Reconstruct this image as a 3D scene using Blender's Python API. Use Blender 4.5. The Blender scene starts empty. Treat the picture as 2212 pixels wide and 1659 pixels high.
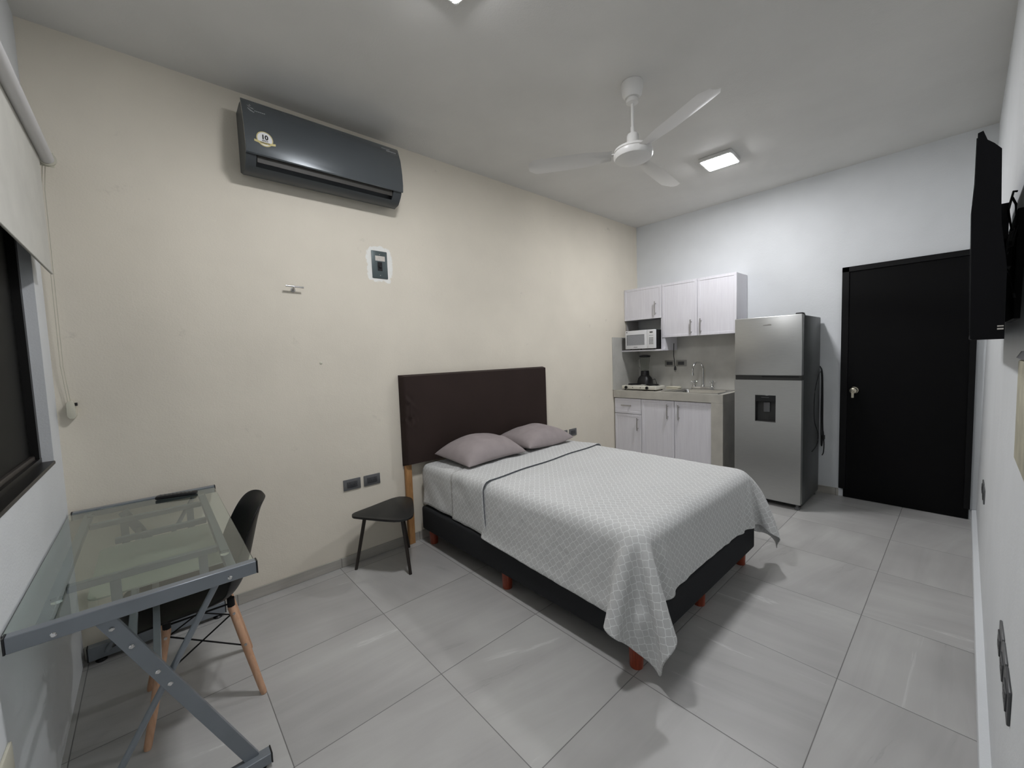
import bpy, bmesh, math, random
import numpy as np
from mathutils import Vector, Matrix, Euler, noise
random.seed(7)
S = bpy.context.scene
COL = S.collection
PI = math.pi

# ---------------------------------------------------------------- camera
CAM = Vector((0.3400, -2.8391, 1.4112))
yaw, pitch, roll = 0.7277, -0.0673, -0.0356
d = Vector((math.sin(yaw)*math.cos(pitch), math.cos(yaw)*math.cos(pitch), math.sin(pitch)))
r0 = Vector((math.cos(yaw), -math.sin(yaw), 0)); u0 = r0.cross(d)
r1 = r0*math.cos(roll) + u0*math.sin(roll); u1 = -r0*math.sin(roll) + u0*math.cos(roll)
cam_data = bpy.data.cameras.new('camera'); cam = bpy.data.objects.new('camera', cam_data)
COL.objects.link(cam)
cam.matrix_world = Matrix(((r1.x, u1.x, -d.x, CAM.x), (r1.y, u1.y, -d.y, CAM.y), (r1.z, u1.z, -d.z, CAM.z), (0, 0, 0, 1)))
cam_data.sensor_fit = 'HORIZONTAL'; cam_data.sensor_width = 36.0
cam_data.lens = 36.0*874.2/2212.0
cam_data.clip_start = 0.02
S.camera = cam
# ---------------------------------------------------------------- world and exposure
W = bpy.data.worlds.new('world'); S.world = W; W.use_nodes = True
W.node_tree.nodes['Background'].inputs[0].default_value = (0.010, 0.012, 0.016, 1)
W.node_tree.nodes['Background'].inputs[1].default_value = 0.3
S.view_settings.view_transform = 'Standard'; S.view_settings.look = 'None'
S.view_settings.exposure = 0.0; S.view_settings.gamma = 1.0
S.view_settings.use_curve_mapping = False
LAMP_POWER = (168.0, 168.0)          # emission strength of the two ceiling panels: by the fan's far side, near the window side

# ---------------------------------------------------------------- room numbers
XR = 5.086; H = 2.989
def yw(z): return -2.926 - 0.0115*z        # the television wall leans outward a little
# ---------------------------------------------------------------- materials
def lin(c):
    c = c/255.0
    return c/12.92 if c <= 0.04045 else ((c+0.055)/1.055)**2.4
def rgb(r, g, b): return (lin(r), lin(g), lin(b), 1)
class M:
    def __init__(s, name, color=(200, 200, 200), rough=0.6, metal=0.0, spec=0.5):
        s.m = bpy.data.materials.new(name); s.m.use_nodes = True
        s.nt = s.m.node_tree; s.b = s.nt.nodes['Principled BSDF']
        s.b.inputs['Base Color'].default_value = rgb(*color)
        s.b.inputs['Roughness'].default_value = rough
        s.b.inputs['Metallic'].default_value = metal
        s.b.inputs['Specular IOR Level'].default_value = spec
    def n(s, typ, **kw):
        nd = s.nt.nodes.new(typ)
        for k, v in kw.items():
            if k in nd.inputs.keys(): nd.inputs[k].default_value = v
            else: setattr(nd, k, v)
        return nd
    def l(s, a, b): s.nt.links.new(a, b)
    def coord(s, scale=(1, 1, 1), out='Object'):
        t = s.n('ShaderNodeTexCoord'); mp = s.n('ShaderNodeMapping'); mp.inputs['Scale'].default_value = scale
        s.l(t.outputs[out], mp.inputs['Vector']); return mp.outputs['Vector']
    def noise(s, scale, vec=None, detail=3.0, rough=0.5, dist=0.0):
        nn = s.n('ShaderNodeTexNoise'); nn.inputs['Scale'].default_value = scale
        nn.inputs['Detail'].default_value = detail; nn.inputs['Roughness'].default_value = rough
        nn.inputs['Distortion'].default_value = dist
        s.l(vec if vec is not None else s.coord(), nn.inputs['Vector']); return nn.outputs['Fac']
    def math(s, op, a, b=None, clamp=False):
        m = s.n('ShaderNodeMath'); m.operation = op; m.use_clamp = clamp
        for i, v in enumerate((a, b)):
            if v is None: continue
            if isinstance(v, (int, float)): m.inputs[i].default_value = v
            else: s.l(v, m.inputs[i])
        return m.outputs[0]
    def ramp(s, fac, stops):
        r = s.n('ShaderNodeValToRGB'); e = r.color_ramp.elements
        while len(e) < len(stops): e.new(0.5)
        for i, (p, c) in enumerate(stops):
            e[i].position = p; e[i].color = rgb(*c) if len(c) == 3 else c
        s.l(fac, r.inputs[0]); return r.outputs[0]
    def mix(s, fac, a, b):
        m = s.n('ShaderNodeMix'); m.data_type = 'RGBA'
        for sock, v in ((m.inputs[0], fac), (m.inputs[6], a), (m.inputs[7], b)):
            if hasattr(v, 'is_linked') or hasattr(v, 'links'): s.l(v, sock)
            elif isinstance(v, (int, float)): sock.default_value = v
            else: sock.default_value = rgb(*v)
        return m.outputs[2]
    def base(s, c): s.l(c, s.b.inputs['Base Color']); return s
    def rough(s, c): s.l(c, s.b.inputs['Roughness']); return s
    def bump(s, h, strength=0.2, dist=0.01):
        b = s.n('ShaderNodeBump'); b.inputs['Strength'].default_value = strength; b.inputs['Distance'].default_value = dist
        s.l(h, b.inputs['Height']); s.l(b.outputs[0], s.b.inputs['Normal']); return s
MAT = {}
def simple(name, color, rough=0.6, metal=0.0, spec=0.5, var=0.0, vscale=8.0, bump=0.0, bscale=60.0):
    m = M(name, color, rough, metal, spec)
    if var:
        f = m.noise(vscale)
        lo = tuple(max(0, c*(1-var)) for c in color); hi = tuple(min(255, c*(1+var)) for c in color)
        m.base(m.ramp(f, [(0.3, lo), (0.7, hi)]))
    if bump: m.bump(m.noise(bscale), bump, 0.004)
    MAT[name] = m.m; return m.m

def plaster(name, c, spots=0.0, patch=False):
    m = M(name, c, 0.75, 0, 0.25)
    v = m.coord()
    big = m.noise(1.1, v, 4, 0.55)
    lo = tuple(x*0.965 for x in c); hi = tuple(min(255, x*1.02) for x in c)
    col = m.ramp(big, [(0.3, lo), (0.7, hi)])
    if spots:
        sp = m.noise(5.5, v, 5, 0.7, 0.4)
        f = m.math('MULTIPLY', m.ramp(sp, [(0.66, (0, 0, 0)), (0.76, (255, 255, 255))]), spots)
        col = m.mix(f, col, tuple(x*0.86 for x in c))
    if patch:
        # lighter filler around the breaker plate, with its own ragged outline
        sx = m.n('ShaderNodeSeparateXYZ'); m.l(v, sx.inputs[0])
        dx = m.math('DIVIDE', m.math('ABSOLUTE', m.math('SUBTRACT', sx.outputs[0], 1.630)), 0.098)
        dz = m.math('DIVIDE', m.math('ABSOLUTE', m.math('SUBTRACT', sx.outputs[2], 2.108)), 0.128)
        dd = m.math('ADD', m.math('POWER', dx, 4.0), m.math('POWER', dz, 4.0))
        rag = m.math('MULTIPLY', m.math('SUBTRACT', m.noise(24, v, 4, 0.6), 0.5), 2.2)
        f = m.ramp(m.math('ADD', dd, rag), [(0.78, (255, 255, 255)), (1.05, (0, 0, 0))])
        col = m.mix(m.math('MULTIPLY', f, m.math('ADD', m.math('MULTIPLY', m.noise(60, v, 3), 0.5), 0.5)), col, (244, 246, 243))
        # paint residue line along the ceiling
        e = m.ramp(m.math('ADD', sx.outputs[2], m.math('MULTIPLY', m.noise(3.0, v, 3), 0.05)), [(0, (0, 0, 0)), (1, (0, 0, 0))])
    m.base(col)
    h = m.math('ADD', m.noise(9, v, 4, 0.6), m.math('MULTIPLY', m.noise(120, v, 2), 0.35))
    m.bump(h, 0.16, 0.012)
    MAT[name] = m.m
plaster('wall_cream', (230, 223, 208), 0.7, True)
plaster('wall_white', (226, 229, 231), 0.1)
plaster('ceiling_white', (222, 221, 217), 0.0)

def tile_floor():
    m = M('floor_tile', (190, 190, 186), 0.3, 0, 0.5)
    v = m.coord(); sx = m.n('ShaderNodeSeparateXYZ'); m.l(v, sx.inputs[0])
    fx = m.math('DIVIDE', m.math('SUBTRACT', sx.outputs[0], 1.218), 0.6)
    fy = m.math('DIVIDE', m.math('ADD', sx.outputs[1], 0.703), 0.603)
    cx = m.math('FLOOR', fx); cy = m.math('FLOOR', fy)
    def edge(f):
        t = m.math('SUBTRACT', f, m.math('FLOOR', f))
        return m.math('MINIMUM', t, m.math('SUBTRACT', 1.0, t))
    g = m.math('MINIMUM', edge(fx), edge(fy))
    grout = m.ramp(g, [(0.0023, (255, 255, 255)), (0.0040, (0, 0, 0))])
    # every tile gets its own offset and direction of streaks
    cell = m.n('ShaderNodeCombineXYZ'); m.l(cx, cell.inputs[0]); m.l(cy, cell.inputs[1])
    wn = m.n('ShaderNodeTexWhiteNoise'); m.l(cell.outputs[0], wn.inputs['Vector'])
    off = m.n('ShaderNodeVectorMath'); off.operation = 'SCALE'; off.inputs[3].default_value = 13.0
    m.l(wn.outputs['Color'], off.inputs[0])
    add = m.n('ShaderNodeVectorMath'); add.operation = 'ADD'; m.l(v, add.inputs[0]); m.l(off.outputs[0], add.inputs[1])
    rot = m.n('ShaderNodeVectorRotate'); rot.rotation_type = 'Z_AXIS'
    m.l(add.outputs[0], rot.inputs['Vector'])
    ang = m.math('ADD', m.math('MULTIPLY', m.math('GREATER_THAN', wn.outputs['Value'], 0.55), 1.1), m.math('MULTIPLY', wn.outputs['Value'], 0.5))
    m.l(ang, rot.inputs['Angle'])
    mp = m.n('ShaderNodeMapping'); mp.inputs['Scale'].default_value = (0.55, 5.0, 1.0); m.l(rot.outputs[0], mp.inputs['Vector'])
    streak = m.noise(1.4, mp.outputs[0], 7, 0.62, 0.9)
    cloud = m.noise(1.8, add.outputs[0], 3, 0.5)
    col = m.ramp(m.math('ADD', m.math('MULTIPLY', cloud, 0.6), m.math('MULTIPLY', streak, 0.4)),
                 [(0.33, (164, 163, 161)), (0.5, (179, 178, 176)), (0.67, (193, 193, 190))])
    vein = m.ramp(streak, [(0.655, (0, 0, 0)), (0.685, (255, 255, 255)), (0.70, (0, 0, 0))])
    col = m.mix(m.math('MULTIPLY', vein, 0.38), col, (230, 230, 228))
    vein2 = m.ramp(streak, [(0.315, (0, 0, 0)), (0.335, (255, 255, 255)), (0.35, (0, 0, 0))])
    col = m.mix(m.math('MULTIPLY', vein2, 0.35), col, (150, 149, 147))
    col = m.mix(grout, col, (84, 82, 80))
    m.base(col)
    m.rough(m.math('ADD', m.math('MULTIPLY', m.noise(3, v, 4), 0.14), 0.30))
    m.bump(m.math('SUBTRACT', 1.0, grout), 0.35, 0.002)
    MAT['floor_tile'] = m.m
    # the same tile cut into skirting, joints every 60 cm
    m = M('skirting_tile', (180, 178, 172), 0.35)
    v = m.coord(); sx = m.n('ShaderNodeSeparateXYZ'); m.l(v, sx.inputs[0])
    f = m.math('DIVIDE', m.math('SUBTRACT', m.math('ADD', sx.outputs[0], m.math('MULTIPLY', sx.outputs[1], 1.0)), 1.218), 0.6)
    gj = m.ramp(edge2(m, f), [(0.0025, (255, 255, 255)), (0.0045, (0, 0, 0))])
    mp = m.n('ShaderNodeMapping'); mp.inputs['Scale'].default_value = (1.5, 1.5, 9); m.l(v, mp.inputs['Vector'])
    col = m.ramp(m.noise(2.0, mp.outputs[0], 5, 0.6, 0.5), [(0.3, (162, 158, 150)), (0.7, (186, 183, 175))])
    m.base(m.mix(gj, col, (104, 100, 96)))
    MAT['skirting_tile'] = m.m
def edge2(m, f):
    t = m.math('SUBTRACT', f, m.math('FLOOR', f))
    return m.math('MINIMUM', t, m.math('SUBTRACT', 1.0, t))
tile_floor()

def trellis(name='trellis_cotton'):
    m = M(name, (196, 200, 198), 0.85, 0, 0.15)
    uv = m.n('ShaderNodeUVMap'); uv.uv_map = 'rest'
    mp = m.n('ShaderNodeMapping'); mp.inputs['Rotation'].default_value = (0, 0, PI/4); m.l(uv.outputs[0], mp.inputs['Vector'])
    sx = m.n('ShaderNodeSeparateXYZ'); m.l(mp.outputs[0], sx.inputs[0])
    P = 0.0300
    u = m.math('DIVIDE', sx.outputs[0], P); v = m.math('DIVIDE', sx.outputs[1], P)
    def fam(a, b):
        # round cells alternate with waisted ones
        w = m.math('MULTIPLY', m.math('COSINE', m.math('MULTIPLY', a, PI)), m.math('SINE', m.math('MULTIPLY', b, PI)))
        w2 = m.math('MULTIPLY', m.math('COSINE', m.math('MULTIPLY', a, PI)), m.math('SINE', m.math('MULTIPLY', b, 3*PI)))
        return edge2(m, m.math('ADD', a, m.math('ADD', m.math('MULTIPLY', w, 0.085), m.math('MULTIPLY', w2, 0.030))))
    g = m.math('MINIMUM', fam(u, v), fam(v, u))
    line = m.ramp(g, [(0.024, (255, 255, 255)), (0.060, (0, 0, 0))])
    vec = m.coord()
    base = m.ramp(m.noise(2.2, vec, 3), [(0.3, (199, 200, 199)), (0.7, (206, 207, 206))])
    m.base(m.mix(line, base, (233, 235, 234)))
    weave = m.math('ADD', m.noise(420, vec, 1), m.math('MULTIPLY', m.noise(14, vec, 4, 0.6, 0.7), 2.0))
    m.bump(weave, 0.30, 0.006)
    m.b.inputs['Sheen Weight'].default_value = 0.15
    MAT[name] = m.m
trellis()

def wood(name, c1, c2, rough=0.5, scale=(3, 3, 40), rings=6.0, along='Z'):
    m = M(name, c1, rough)
    sc = {'Z': (14, 14, 1.2), 'X': (1.2, 14, 14), 'Y': (14, 1.2, 14)}[along]
    v = m.coord(sc)
    f = m.noise(rings, v, 6, 0.6, 1.2)
    m.base(m.ramp(f, [(0.3, c1), (0.5, tuple((a+b)/2 for a, b in zip(c1, c2))), (0.72, c2)]))
    m.bump(f, 0.08, 0.002)
    MAT[name] = m.m
wood('pine', (196, 150, 98), (160, 112, 66), 0.6)
wood('cherry_leg', (164, 74, 46), (112, 42, 26), 0.35)
wood('beech', (208, 168, 138), (190, 146, 114), 0.55)
def laminate(name, c1, c2, along='Z'):
    m = M(name, c1, 0.5)
    sc = {'Z': (60, 60, 3.0), 'Y': (60, 3.0, 60)}[along]
    f = m.noise(1.0, m.coord(sc), 4, 0.65)
    m.base(m.ramp(f, [(0.3, c2), (0.65, c1)])); m.bump(f, 0.12, 0.002)
    MAT[name] = m.m
laminate('white_laminate', (228, 227, 232), (219, 217, 223))
laminate('white_laminate_across', (226, 225, 230), (217, 215, 221), 'Y')
def brushed(name, c, rough=0.32, metal=1.0, sc=(2, 2, 90)):
    m = M(name, c, rough, metal)
    f = m.noise(6.0, m.coord(sc), 3, 0.6)
    m.rough(m.math('ADD', m.math('MULTIPLY', f, 0.16), rough-0.08))
    m.base(m.ramp(f, [(0.3, tuple(x*0.94 for x in c)), (0.7, c)]))
    MAT[name] = m.m
brushed('stainless', (192, 193, 191), 0.34, 0.85, (2, 2, 160))
brushed('stainless_sink', (200, 200, 198), 0.24, 1.0, (60, 3, 3))
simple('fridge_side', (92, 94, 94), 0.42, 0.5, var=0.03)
simple('fridge_dark', (20, 21, 22), 0.3, 0.1)
simple('fridge_recess', (58, 58, 57), 0.4, 0.2)
simple('chrome', (225, 225, 225), 0.12, 1.0)
simple('satin_steel', (176, 174, 172), 0.35, 0.8)
simple('brass', (196, 190, 172), 0.25, 1.0)
simple('black_plastic', (17, 17, 19), 0.42, var=0.05)
simple('black_matte', (15, 15, 16), 0.55, 0.0, 0.25, var=0.05)
simple('chair_black', (14, 15, 16), 0.4, 0.0, 0.3, bump=0.03, bscale=300)
simple('tabletop_black', (30, 31, 31), 0.45, var=0.04, bump=0.03)
simple('espresso_leg', (42, 35, 30), 0.5, var=0.06)
simple('door_black', (9, 9, 10), 0.5, 0.0, 0.12, var=0.05, vscale=3, bump=0.03, bscale=30)
simple('frame_black', (12, 12, 13), 0.4, 0.0, 0.2)
simple('tv_black', (6, 6, 9), 0.5, 0.0, 0.15)
simple('screen_black', (6, 6, 9), 0.08)
simple('desk_metal', (132, 138, 144), 0.38, 0.35, var=0.03)
simple('outlet_grey', (100, 101, 102), 0.4, var=0.03)
simple('cuff_shadow_navy', (84, 88, 100), 0.8)  # dark tone for the shadow drawn under the sheet cuff
simple('outlet_light', (140, 139, 134), 0.4)
simple('outlet_dark', (70, 71, 73), 0.4)
simple('slot_dark', (28, 28, 29), 0.6)
simple('breaker_grey', (84, 95, 96), 0.4, 0.3, var=0.03)
simple('paper_label', (205, 200, 192), 0.6, var=0.05, vscale=60)
simple('ac_shell', (66, 70, 73), 0.4, 0.1)
m_ = M('ac_panel', (80, 86, 90), 0.27, 0.25); m_.b.inputs['Coat Weight'].default_value = 1.0; m_.b.inputs['Coat Roughness'].default_value = 0.04; MAT['ac_panel'] = m_.m
simple('ac_louver', (66, 64, 60), 0.45)
simple('logo_silver', (175, 178, 180), 0.3, 0.5)
simple('sticker_white', (235, 235, 235), 0.5)
simple('sticker_gold', (190, 178, 125), 0.4, 0.3)
simple('ink_black', (10, 10, 12), 0.6)
simple('fan_white', (232, 231, 228), 0.35)
simple('lamp_rim', (222, 222, 220), 0.5)
simple('blind_fabric', (204, 203, 196), 0.85, bump=0.05, bscale=260, var=0.02)
simple('blind_tube', (205, 205, 206), 0.45)
simple('ivory_plastic', (206, 203, 186), 0.45)
simple('beige_panel', (188, 184, 164), 0.55, var=0.08, vscale=12)
simple('aluminium_bronze', (24, 23, 22), 0.4, 0.3)
simple('window_rail', (66, 61, 57), 0.5, 0.3, var=0.1, vscale=14)
simple('base_fabric', (43, 44, 46), 0.9, 0.0, 0.2, var=0.08, vscale=220, bump=0.08, bscale=420)
simple('headboard_fabric', (52, 42, 39), 0.7, 0.0, 0.15, var=0.05, vscale=3, bump=0.10, bscale=160)
simple('headboard_hole', (14, 10, 10), 0.8)
simple('pillow_fabric', (152, 143, 143), 0.85, var=0.03, vscale=12, bump=0.45, bscale=13)
simple('counter_tile', (183, 180, 171), 0.4, var=0.05, vscale=7)
simple('backsplash_tile', (190, 189, 183), 0.35, var=0.05, vscale=5)
simple('microwave_white', (226, 227, 229), 0.35)
simple('microwave_window', (150, 152, 156), 0.25, var=0.05, vscale=200)
simple('hob_white', (214, 212, 200), 0.3, 0.1)
simple('towel_cream', (224, 220, 202), 0.9, bump=0.3, bscale=150)
simple('dark_gap', (42, 41, 40), 0.8)
simple('counter_side', (150, 147, 138), 0.6, var=0.06, vscale=6)
simple('cabinet_inside', (172, 169, 166), 0.6)
def glass(name, color, rough=0.0, ior=1.45, trans=1.0):
    m = M(name, color, rough); m.b.inputs['Transmission Weight'].default_value = trans; m.b.inputs['IOR'].default_value = ior
    MAT[name] = m.m; return m.m
glass('jar_glass', (244, 246, 244), 0.03, 1.12)
glass('desk_glass', (238, 248, 243), 0.0, 1.5)
glass('tray_glass', (212, 216, 202), 0.12, 1.5, 0.35)
simple('window_glass', (16, 17, 17), 0.55, 0.0, 0.15)
def emit(name, strength, color=(250, 250, 253)):
    m = M(name, color, 0.5); m.b.inputs['Emission Color'].default_value = rgb(*color); m.b.inputs['Emission Strength'].default_value = strength
    MAT[name] = m.m
emit('lamp_far', LAMP_POWER[0]); emit('lamp_near', LAMP_POWER[1])
emit('hob_reflector', 0.0)
simple('night_outside', (9, 9, 10), 0.9)

# ---------------------------------------------------------------- mesh helpers (all in world metres)
WM = {}
def newbm(): return bmesh.new()
def box(bm, x0, x1, y0, y1, z0, z1, bev=0.0, seg=2):
    x0, x1 = min(x0, x1), max(x0, x1); y0, y1 = min(y0, y1), max(y0, y1); z0, z1 = min(z0, z1), max(z0, z1)
    g = bmesh.ops.create_cube(bm, size=1.0)
    vs = g['verts']
    for v in vs:
        v.co = Vector((x0+(v.co.x+0.5)*(x1-x0), y0+(v.co.y+0.5)*(y1-y0), z0+(v.co.z+0.5)*(z1-z0)))
    if bev > 0:
        es = list({e for v in vs for e in v.link_edges})
        bmesh.ops.bevel(bm, geom=es, offset=bev, segments=seg, profile=0.5, affect='EDGES')
    return bm
def quad(bm, pts):
    return bm.faces.new([bm.verts.new(p) for p in pts])
def ring(bm, c, nrm, r, n, ref=None):
    nrm = nrm.normalized()
    ref = ref or (Vector((0, 0, 1)) if abs(nrm.z) < 0.9 else Vector((1, 0, 0)))
    a = nrm.cross(ref).normalized(); b = nrm.cross(a)
    return [bm.verts.new(c + a*(r*math.cos(2*PI*i/n)) + b*(r*math.sin(2*PI*i/n))) for i in range(n)]
def tube(bm, pts, r, n=12, caps=True, radii=None, ref=None):
    pts = [Vector(p) for p in pts]; rings = []
    for i, p in enumerate(pts):
        if i == 0: t = pts[1]-p
        elif i == len(pts)-1: t = p-pts[i-1]
        else: t = (pts[i+1]-p).normalized() + (p-pts[i-1]).normalized()
        rings.append(ring(bm, p, t, radii[i] if radii else r, n, ref))
    for A, B in zip(rings, rings[1:]):
        for i in range(n): bm.faces.new((A[i], A[(i+1) % n], B[(i+1) % n], B[i]))
    if caps:
        bm.faces.new(rings[0][::-1]); bm.faces.new(rings[-1])
    return bm
def lathe(bm, c, prof, n=32, axis='Z'):
    # prof: list of (radius, height)
    rings = []
    for r, h in prof:
        ringv = []
        for i in range(n):
            a = 2*PI*i/n; x, y = r*math.cos(a), r*math.sin(a)
            if axis == 'Z': p = Vector((x, y, h))
            elif axis == 'X': p = Vector((h, x, y))
            else: p = Vector((x, h, y))
            ringv.append(bm.verts.new(Vector(c)+p))
        rings.append(ringv)
    for A, B in zip(rings, rings[1:]):
        for i in range(n): bm.faces.new((A[i], A[(i+1) % n], B[(i+1) % n], B[i]))
    if prof[0][0] > 1e-6: bm.faces.new(rings[0][::-1])
    if prof[-1][0] > 1e-6: bm.faces.new(rings[-1])
    return bm
def prism(bm, poly, axis, a, b, bev=0.0):
    # poly in the two remaining axes, extruded from a to b along axis
    def mk(p, t):
        if axis == 'X': return Vector((t, p[0], p[1]))
        if axis == 'Y': return Vector((p[0], t, p[1]))
        return Vector((p[0], p[1], t))
    A = [bm.verts.new(mk(p, a)) for p in poly]; B = [bm.verts.new(mk(p, b)) for p in poly]
    n = len(poly); fs = [bm.faces.new(A[::-1]), bm.faces.new(B)]
    for i in range(n): fs.append(bm.faces.new((A[i], A[(i+1) % n], B[(i+1) % n], B[i])))
    if bev:
        es = [e for f in fs[:2] for e in f.edges]
        bmesh.ops.bevel(bm, geom=es, offset=bev, segments=2, profile=0.5, affect='EDGES')
    return bm
def bar(bm, p, q, w, h, up=(0, 0, 1), bev=0.0):
    # a rectangular bar from p to q: w across, h along 'up'
    p, q, up = Vector(p), Vector(q), Vector(up)
    t = (q-p).normalized(); s = t.cross(up).normalized(); u = s.cross(t).normalized()
    A = []; B = []
    for sa, sb in ((-1, -1), (1, -1), (1, 1), (-1, 1)):
        o = s*(w/2*sa)+u*(h/2*sb); A.append(bm.verts.new(p+o)); B.append(bm.verts.new(q+o))
    fs = [bm.faces.new(A[::-1]), bm.faces.new(B)]
    for i in range(4): fs.append(bm.faces.new((A[i], A[(i+1) % 4], B[(i+1) % 4], B[i])))
    if bev: bmesh.ops.bevel(bm, geom=list({e for f in fs for e in f.edges}), offset=bev, segments=1, affect='EDGES')
    return bm
def wm_of(o): return WM.get(o.name, Matrix())
def obj(name, bm, mat, parent=None, smooth=True, ang=38, mats=None):
    bmesh.ops.recalc_face_normals(bm, faces=bm.faces)
    if smooth:
        lim = math.radians(ang)
        for f in bm.faces: f.smooth = True
        for e in bm.edges:
            e.smooth = not (len(e.link_faces) == 2 and e.calc_face_angle(0) > lim)
    me = bpy.data.meshes.new(name); bm.to_mesh(me); bm.free()
    if parent is not None:
        base = wm_of(parent); me.transform(base.inverted())
    o = bpy.data.objects.new(name, me); COL.objects.link(o)
    for mm in (mats or [mat]): me.materials.append(MAT[mm])
    if parent is not None: o.parent = parent; WM[o.name] = base
    return o
def tag(o, label, cat, group=None):
    o['label'] = label; o['category'] = cat
    if group: o['group'] = group
    return o
def pieces(name, bm, mat, parent, **kw):
    # every loose piece of the mesh becomes a part of its own
    seen = set(); out = []
    bm.verts.ensure_lookup_table()
    for v in bm.verts:
        if v.index in seen: continue
        st_ = [v]; comp = []; seen.add(v.index)
        while st_:
            a = st_.pop(); comp.append(a)
            for e in a.link_edges:
                b = e.other_vert(a)
                if b.index not in seen: seen.add(b.index); st_.append(b)
        nb = bmesh.new(); mp = {a: nb.verts.new(a.co) for a in comp}
        fs = {f for a in comp for f in a.link_faces}
        for f in fs: nb.faces.new([mp[a] for a in f.verts])
        out.append(obj(name, nb, mat, parent, **kw))
    bm.free(); return out
def thing(name, label, cat, loc=(0, 0, 0), rz=0.0, group=None):
    o = bpy.data.objects.new(name, None); COL.objects.link(o)
    o.location = loc; o.rotation_euler = (0, 0, rz); o.empty_display_size = 0.1
    WM[o.name] = Matrix.Translation(Vector(loc)) @ Matrix.Rotation(rz, 4, 'Z')
    tag(o, label, cat, group); return o
def solo(name, bm, mat, label, cat, loc, group=None, **kw):
    # a thing that is one mesh, origin at loc
    WM['_tmp'] = Matrix.Translation(Vector(loc))
    class P: name = '_tmp'
    bmesh.ops.translate(bm, verts=bm.verts, vec=-Vector(loc))
    o = obj(name, bm, mat, None, **kw); o.location = loc
    WM[o.name] = Matrix.Translation(Vector(loc))
    return tag(o, label, cat, group)
def struct(name, bm, mat, **kw):
    o = obj(name, bm, mat, None, **kw); o['kind'] = 'structure'; return o
def struct_empty(name, loc):
    o = bpy.data.objects.new(name, None); COL.objects.link(o); o.location = loc; o['kind'] = 'structure'
    WM[o.name] = Matrix.Translation(Vector(loc)); return o
def dup(root, loc, label=None, group=None, rz=None):
    r = root.copy(); COL.objects.link(r); r.location = loc
    if rz is not None: r.rotation_euler = (0, 0, rz)
    if label: r['label'] = label
    if group: r['group'] = group
    WM[r.name] = Matrix.Translation(Vector(loc)) @ Matrix.Rotation(r.rotation_euler.z, 4, 'Z')
    for ch in list(root.children):
        c = ch.copy(); COL.objects.link(c); c.parent = r
        for g in ch.children:
            e = g.copy(); COL.objects.link(e); e.parent = c
    return r
def text_mesh(s, size, extrude=0.0004, bold=0.0, align='CENTER'):
    cu = bpy.data.curves.new('t', 'FONT'); cu.body = s; cu.size = size; cu.extrude = extrude; cu.offset = bold
    cu.align_x = align; cu.align_y = 'CENTER'; cu.resolution_u = 3
    o = bpy.data.objects.new('t', cu); COL.objects.link(o)
    dg = bpy.context.evaluated_depsgraph_get(); me = bpy.data.meshes.new_from_object(o.evaluated_get(dg))
    bm = bmesh.new(); bm.from_mesh(me)
    bpy.data.objects.remove(o); bpy.data.curves.remove(cu); bpy.data.meshes.remove(me)
    return bm
def smoothstep(a, b, t):
    t = max(0, min(1, (t-a)/(b-a))); return t*t*(3-2*t)

# ================================================================= THE SETTING
T = 0.15
bm = newbm(); box(bm, -T, XR+T, -3.2, T, -0.1, 0.0); struct('floor', bm, 'floor_tile', smooth=False)
bm = newbm(); box(bm, -T, XR+T, -3.2, T, H, H+0.1); struct('ceiling', bm, 'ceiling_white', smooth=False)
bm = newbm(); box(bm, -T, XR+T, 0, T, 0, H); struct('wall_back', bm, 'wall_cream', smooth=False)
bm = newbm(); box(bm, XR, XR+T, -3.2, 0, 0, H); struct('wall_right', bm, 'wall_white', smooth=False)
bm = newbm(); prism(bm, [(yw(0), 0), (yw(H), H), (-3.2, H), (-3.2, 0)], 'X', 0, XR); struct('wall_front', bm, 'wall_white', smooth=False)
WY0, WY1, WZ0, WZ1 = -0.20, -1.75, 1.02, 2.02
bm = newbm()
box(bm, -T, 0, WY0, 0, 0, H); box(bm, -T, 0, WY1, WY0, 0, WZ0); box(bm, -T, 0, WY1, WY0, WZ1, H); box(bm, -T, 0, -3.2, WY1, 0, H)
struct('wall_left', bm, 'wall_white', smooth=False)
# skirting
bm = newbm(); box(bm, 0.002, 4.53, -0.012, 0, 0.0, 0.066, 0.002, 1); struct('baseboard_back', bm, 'skirting_tile')
bm = newbm(); box(bm, XR-0.012, XR, -2.075, -0.1, 0.0, 0.070, 0.002, 1); struct('baseboard_right', bm, 'skirting_tile')
bm = newbm(); box(bm, 0.0, XR-0.002, -2.902, -2.95, 0.0, 0.082, 0.002, 1); struct('baseboard_front', bm, 'wall_white')
# tile splash round the kitchen corner
bm = newbm(); box(bm, 4.50, XR, -0.010, -0.0, 0.965, 1.60, 0.001, 1); struct('trim_1', bm, 'backsplash_tile')
bm = newbm(); box(bm, XR-0.010, XR, -1.29, -0.010, 0.965, 1.60, 0.001, 1); struct('trim_2', bm, 'backsplash_tile')

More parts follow.
